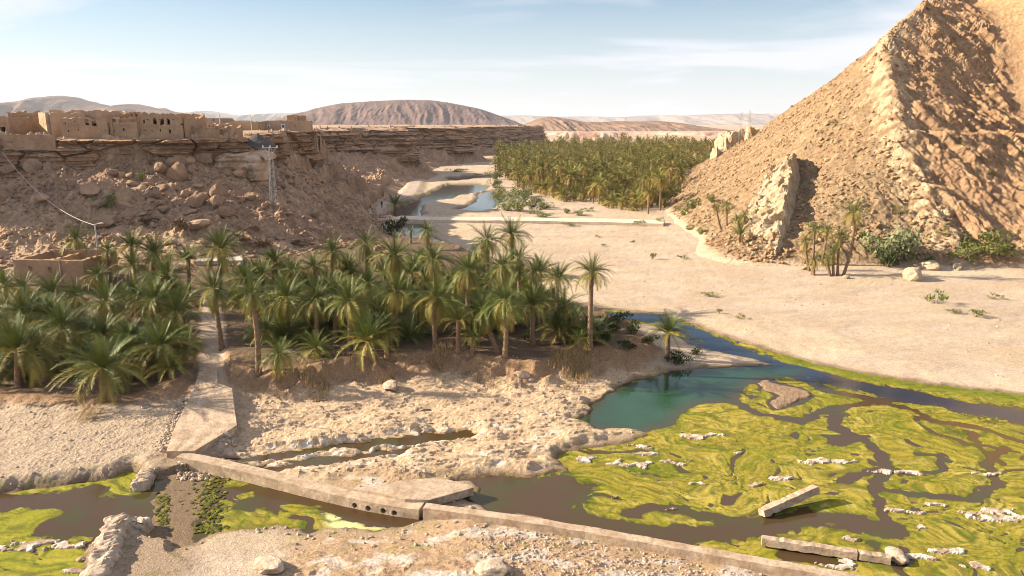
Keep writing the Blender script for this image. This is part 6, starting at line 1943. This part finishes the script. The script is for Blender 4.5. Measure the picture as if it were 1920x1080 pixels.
SH = [(1222, 486, 20, 12, 's', 'small green bush on the open sand below the causeway'), (1283, 486, 20, 8, 's', 'low flat bush right of the small sand bush'), (1326, 556, 42, 7, 's', 'long flat green patch of weed on the sand'), (1350, 588, 14, 10, 's', 'left of two tiny bushes on the sand above the channel'),
      (1388, 597, 18, 10, 's', 'right of two tiny bushes on the sand above the channel'), (1757, 568, 40, 22, 's', 'bristly bush on the sand right of the white boulder'), (1861, 560, 22, 10, 's', 'small bush near the right picture edge'), (1788, 588, 30, 7, 's', 'low weed patch on the sand at right'),
      (1828, 594, 34, 12, 's', 'low spreading bush right of the weed patch'), (1188, 455, 14, 5, 's', 'tiny tuft on the sand above the small bush'), (1130, 462, 14, 5, 's', 'tiny tuft left on the sand above the lone palm'), (1120, 445, 12, 4, 's', 'tiny far tuft on the sand plain'), (1068, 424, 34, 6, 's', 'flat green patch just below the causeway'),
      (1200, 423, 30, 12, 'g', 'bush at the near side of the causeway end'), (1234, 421, 26, 12, 'g', 'bush at the right end of the causeway'), (1312, 440, 26, 14, 'g', 'bush at the sand edge below the mountain slope'), (1290, 432, 26, 9, 'g', 'low bush left of the sand edge bush'),
      (1336, 380, 26, 18, 'g', 'bush high on the lower mountain flank'), (1300, 392, 36, 24, 'g', 'olive bush right of the far grove'), (1285, 402, 26, 18, 'g', 'bush at the right corner of the far grove'), (1365, 395, 26, 14, 'g', 'bush behind the leaning palm pair'), (1425, 412, 40, 28, 'a', 'round green acacia left of the limestone fin'),
      (1655, 492, 90, 58, 't', 'big grey green tamarisk at the mountain foot'), (1693, 485, 56, 46, 't', 'right half tamarisk next to the big one'), (1664, 500, 46, 30, 'd', 'dark green bush under the big tamarisk'), (1838, 478, 74, 42, 'a', 'spreading acacia at the rocky mountain foot'), (1805, 484, 40, 22, 'a', 'low acacia left of the spreading acacia'),
      (1878, 480, 50, 18, 'a', 'flat acacia at the right picture edge'), (1520, 428, 20, 12, 'g', 'small bush right of the limestone fin'), (1620, 447, 26, 14, 'g', 'olive bush behind the tallest right palm'), (207, 388, 30, 26, 'g', 'bright green round bush on the shaded left slope'), (266, 340, 16, 20, 'g', 'yellowish bush between boulders on the left slope'),
      (1150, 622, 50, 26, 'd', 'dark bushes behind the lone tall palm'), (1132, 640, 40, 26, 'd', 'dark bush at the foot of the lone tall palm'), (1190, 628, 44, 22, 'd', 'dark bush on the bank above the spit'), (1180, 654, 44, 16, 'd', 'low dark bush on the pale bank'), (1215, 645, 40, 16, 'd', 'low bush left of the short spit palm'),
      (1305, 664, 30, 12, 'd', 'pale low bush right of the short spit palm'), (1160, 606, 60, 16, 'd', 'bush along the near edge of the blue channel'), (1265, 680, 60, 18, 'd', 'dark reeds at the foot of the short spit palm'),
      (735, 442, 40, 26, 'd', 'dark bush beside the far river track'), (750, 436, 30, 26, 'd', 'dark tall bush at the river bank behind the grove'), (1075, 640, 40, 26, 'd', 'dark bush at the right end of the grove'), (990, 640, 40, 22, 'd', 'dark bush right behind the large front palm'),
      (1740, 492, 30, 12, 'g', 'small bush between pale rocks at the mountain foot'), (1560, 235, 22, 10, 'g', 'lone bush high on the sunlit flank'), (1800, 275, 26, 10, 'g', 'bush on the rocky face below the ledge'), (1690, 400, 26, 12, 'g', 'bush beside the pale spur crest'), (1770, 440, 26, 12, 'g', 'bush low on the rocky face'), (1860, 330, 26, 10, 'g', 'bush on the rocky face at right')]
for q in SH: shrub(*q)
THICK = [(945, 378, 40, 22), (962, 385, 40, 24), (985, 380, 40, 22), (1000, 388, 40, 20), (950, 395, 36, 20), (975, 396, 40, 22), (1005, 400, 36, 16), (965, 370, 36, 20), (940, 365, 26, 18), (1020, 392, 30, 14), (990, 368, 30, 16), (930, 352, 24, 16), (1018, 408, 40, 9), (1086, 404, 26, 10), (1062, 400, 18, 9), (930, 336, 24, 16), (860, 322, 40, 6), (1105, 396, 20, 9)]
ORD = ['first', 'second', 'third', 'fourth', 'fifth', 'sixth', 'seventh', 'eighth', 'ninth', 'tenth', 'eleventh', 'twelfth', 'thirteenth', 'fourteenth', 'fifteenth', 'sixteenth', 'seventeenth', 'eighteenth']
for i, (px, py, w, h) in enumerate(sorted(THICK)): shrub(px, py, w, h, 'g' if px % 2 else 't', ORD[i] + ' leafy bush from the left in the thicket before the far grove', 'thicket bushes by the far grove')
for i, (px, py, w) in enumerate(((270, 420, 40), (350, 432, 60), (455, 455, 40), (480, 432, 34), (495, 462, 50), (560, 462, 40))):
    x, y, z = hit(px, py)
    o = shrub(px, py, w, w * .28, 'd', ORD[i] + ' heap of dead brown brush from the left on the lower slope', 'dead brush on the lower slope')
    o.children[0].data = DEADB[0]; o.children[1].data = DEADB[1]

# dry grass on the broken bank
def dry_grass():
    r = np.random.default_rng(8)
    n = 110000
    u = r.uniform(-.42, .24, n); y = r.uniform(52, 70, n); x = u * y
    z, f = ground_fields(x, y)
    dens = sstep(3.0, .2, np.abs(f['dB'] - .3)) * sstep(.1, .45, fbm(x * .25, y * .25, 3, 701)) * (f['dR'] > .4) * (f['dp'] > 3)
    k = r.random(n) < dens * .9
    x, y, z = x[k], y[k], z[k]; m = len(x)
    h = r.uniform(.2, .75, m); a = r.uniform(0, 6.28, m); lx, ly = r.normal(size=m) * .14, r.normal(size=m) * .14
    w = .035
    V = np.empty((m, 3, 3)); V[:, 0] = np.stack([x - w * np.cos(a), y - w * np.sin(a), z - .03], 1); V[:, 1] = np.stack([x + w * np.cos(a), y + w * np.sin(a), z - .03], 1); V[:, 2] = np.stack([x + lx, y + ly, z + h], 1)
    me = bpy.data.meshes.new('dry_grass'); me.vertices.add(m * 3); me.vertices.foreach_set('co', V.astype(np.float32).ravel())
    me.loops.add(m * 3); me.loops.foreach_set('vertex_index', np.arange(m * 3, dtype=np.int32)); me.polygons.add(m)
    me.polygons.foreach_set('loop_start', np.arange(0, m * 3, 3, dtype=np.int32)); me.polygons.foreach_set('loop_total', np.full(m, 3, np.int32)); me.update(calc_edges=True)
    me.materials.append(pmat('dry_grass_material', (.42, .29, .14), var=.35, nscale=1.5, bump=0, transl=.2))
    o = bpy.data.objects.new('dry_grass', me); COL.objects.link(o)
    tag(o, 'dry straw coloured grass on the broken earth bank', 'grass', kind='stuff')


dry_grass()


def fallen_fronds():
    """dry leaves heaped at the front of the stemless clump"""
    x, y, z = hit(152, 785)
    e = bpy.data.objects.new('fallen_fronds', None); COL.objects.link(e); e.location = (x, y, z + .05)
    tag(e, 'heap of dry fallen palm leaves before the big stemless clump', 'palm leaves')
    q = random.Random(3)
    for i in range(16):
        o = bpy.data.objects.new('dry_frond', FMD['hang' if i % 2 else 'arch']); COL.objects.link(o); o.parent = e
        o.location = (q.uniform(.2, 1.1), q.uniform(.2, 1.6), q.uniform(.3, .9)); o.rotation_euler = (q.uniform(-.6, .6), q.uniform(.1, .45), -2.2 + q.uniform(-.6, .6)); k = q.uniform(.5, .75); o.scale = (k, k, k)


fallen_fronds()
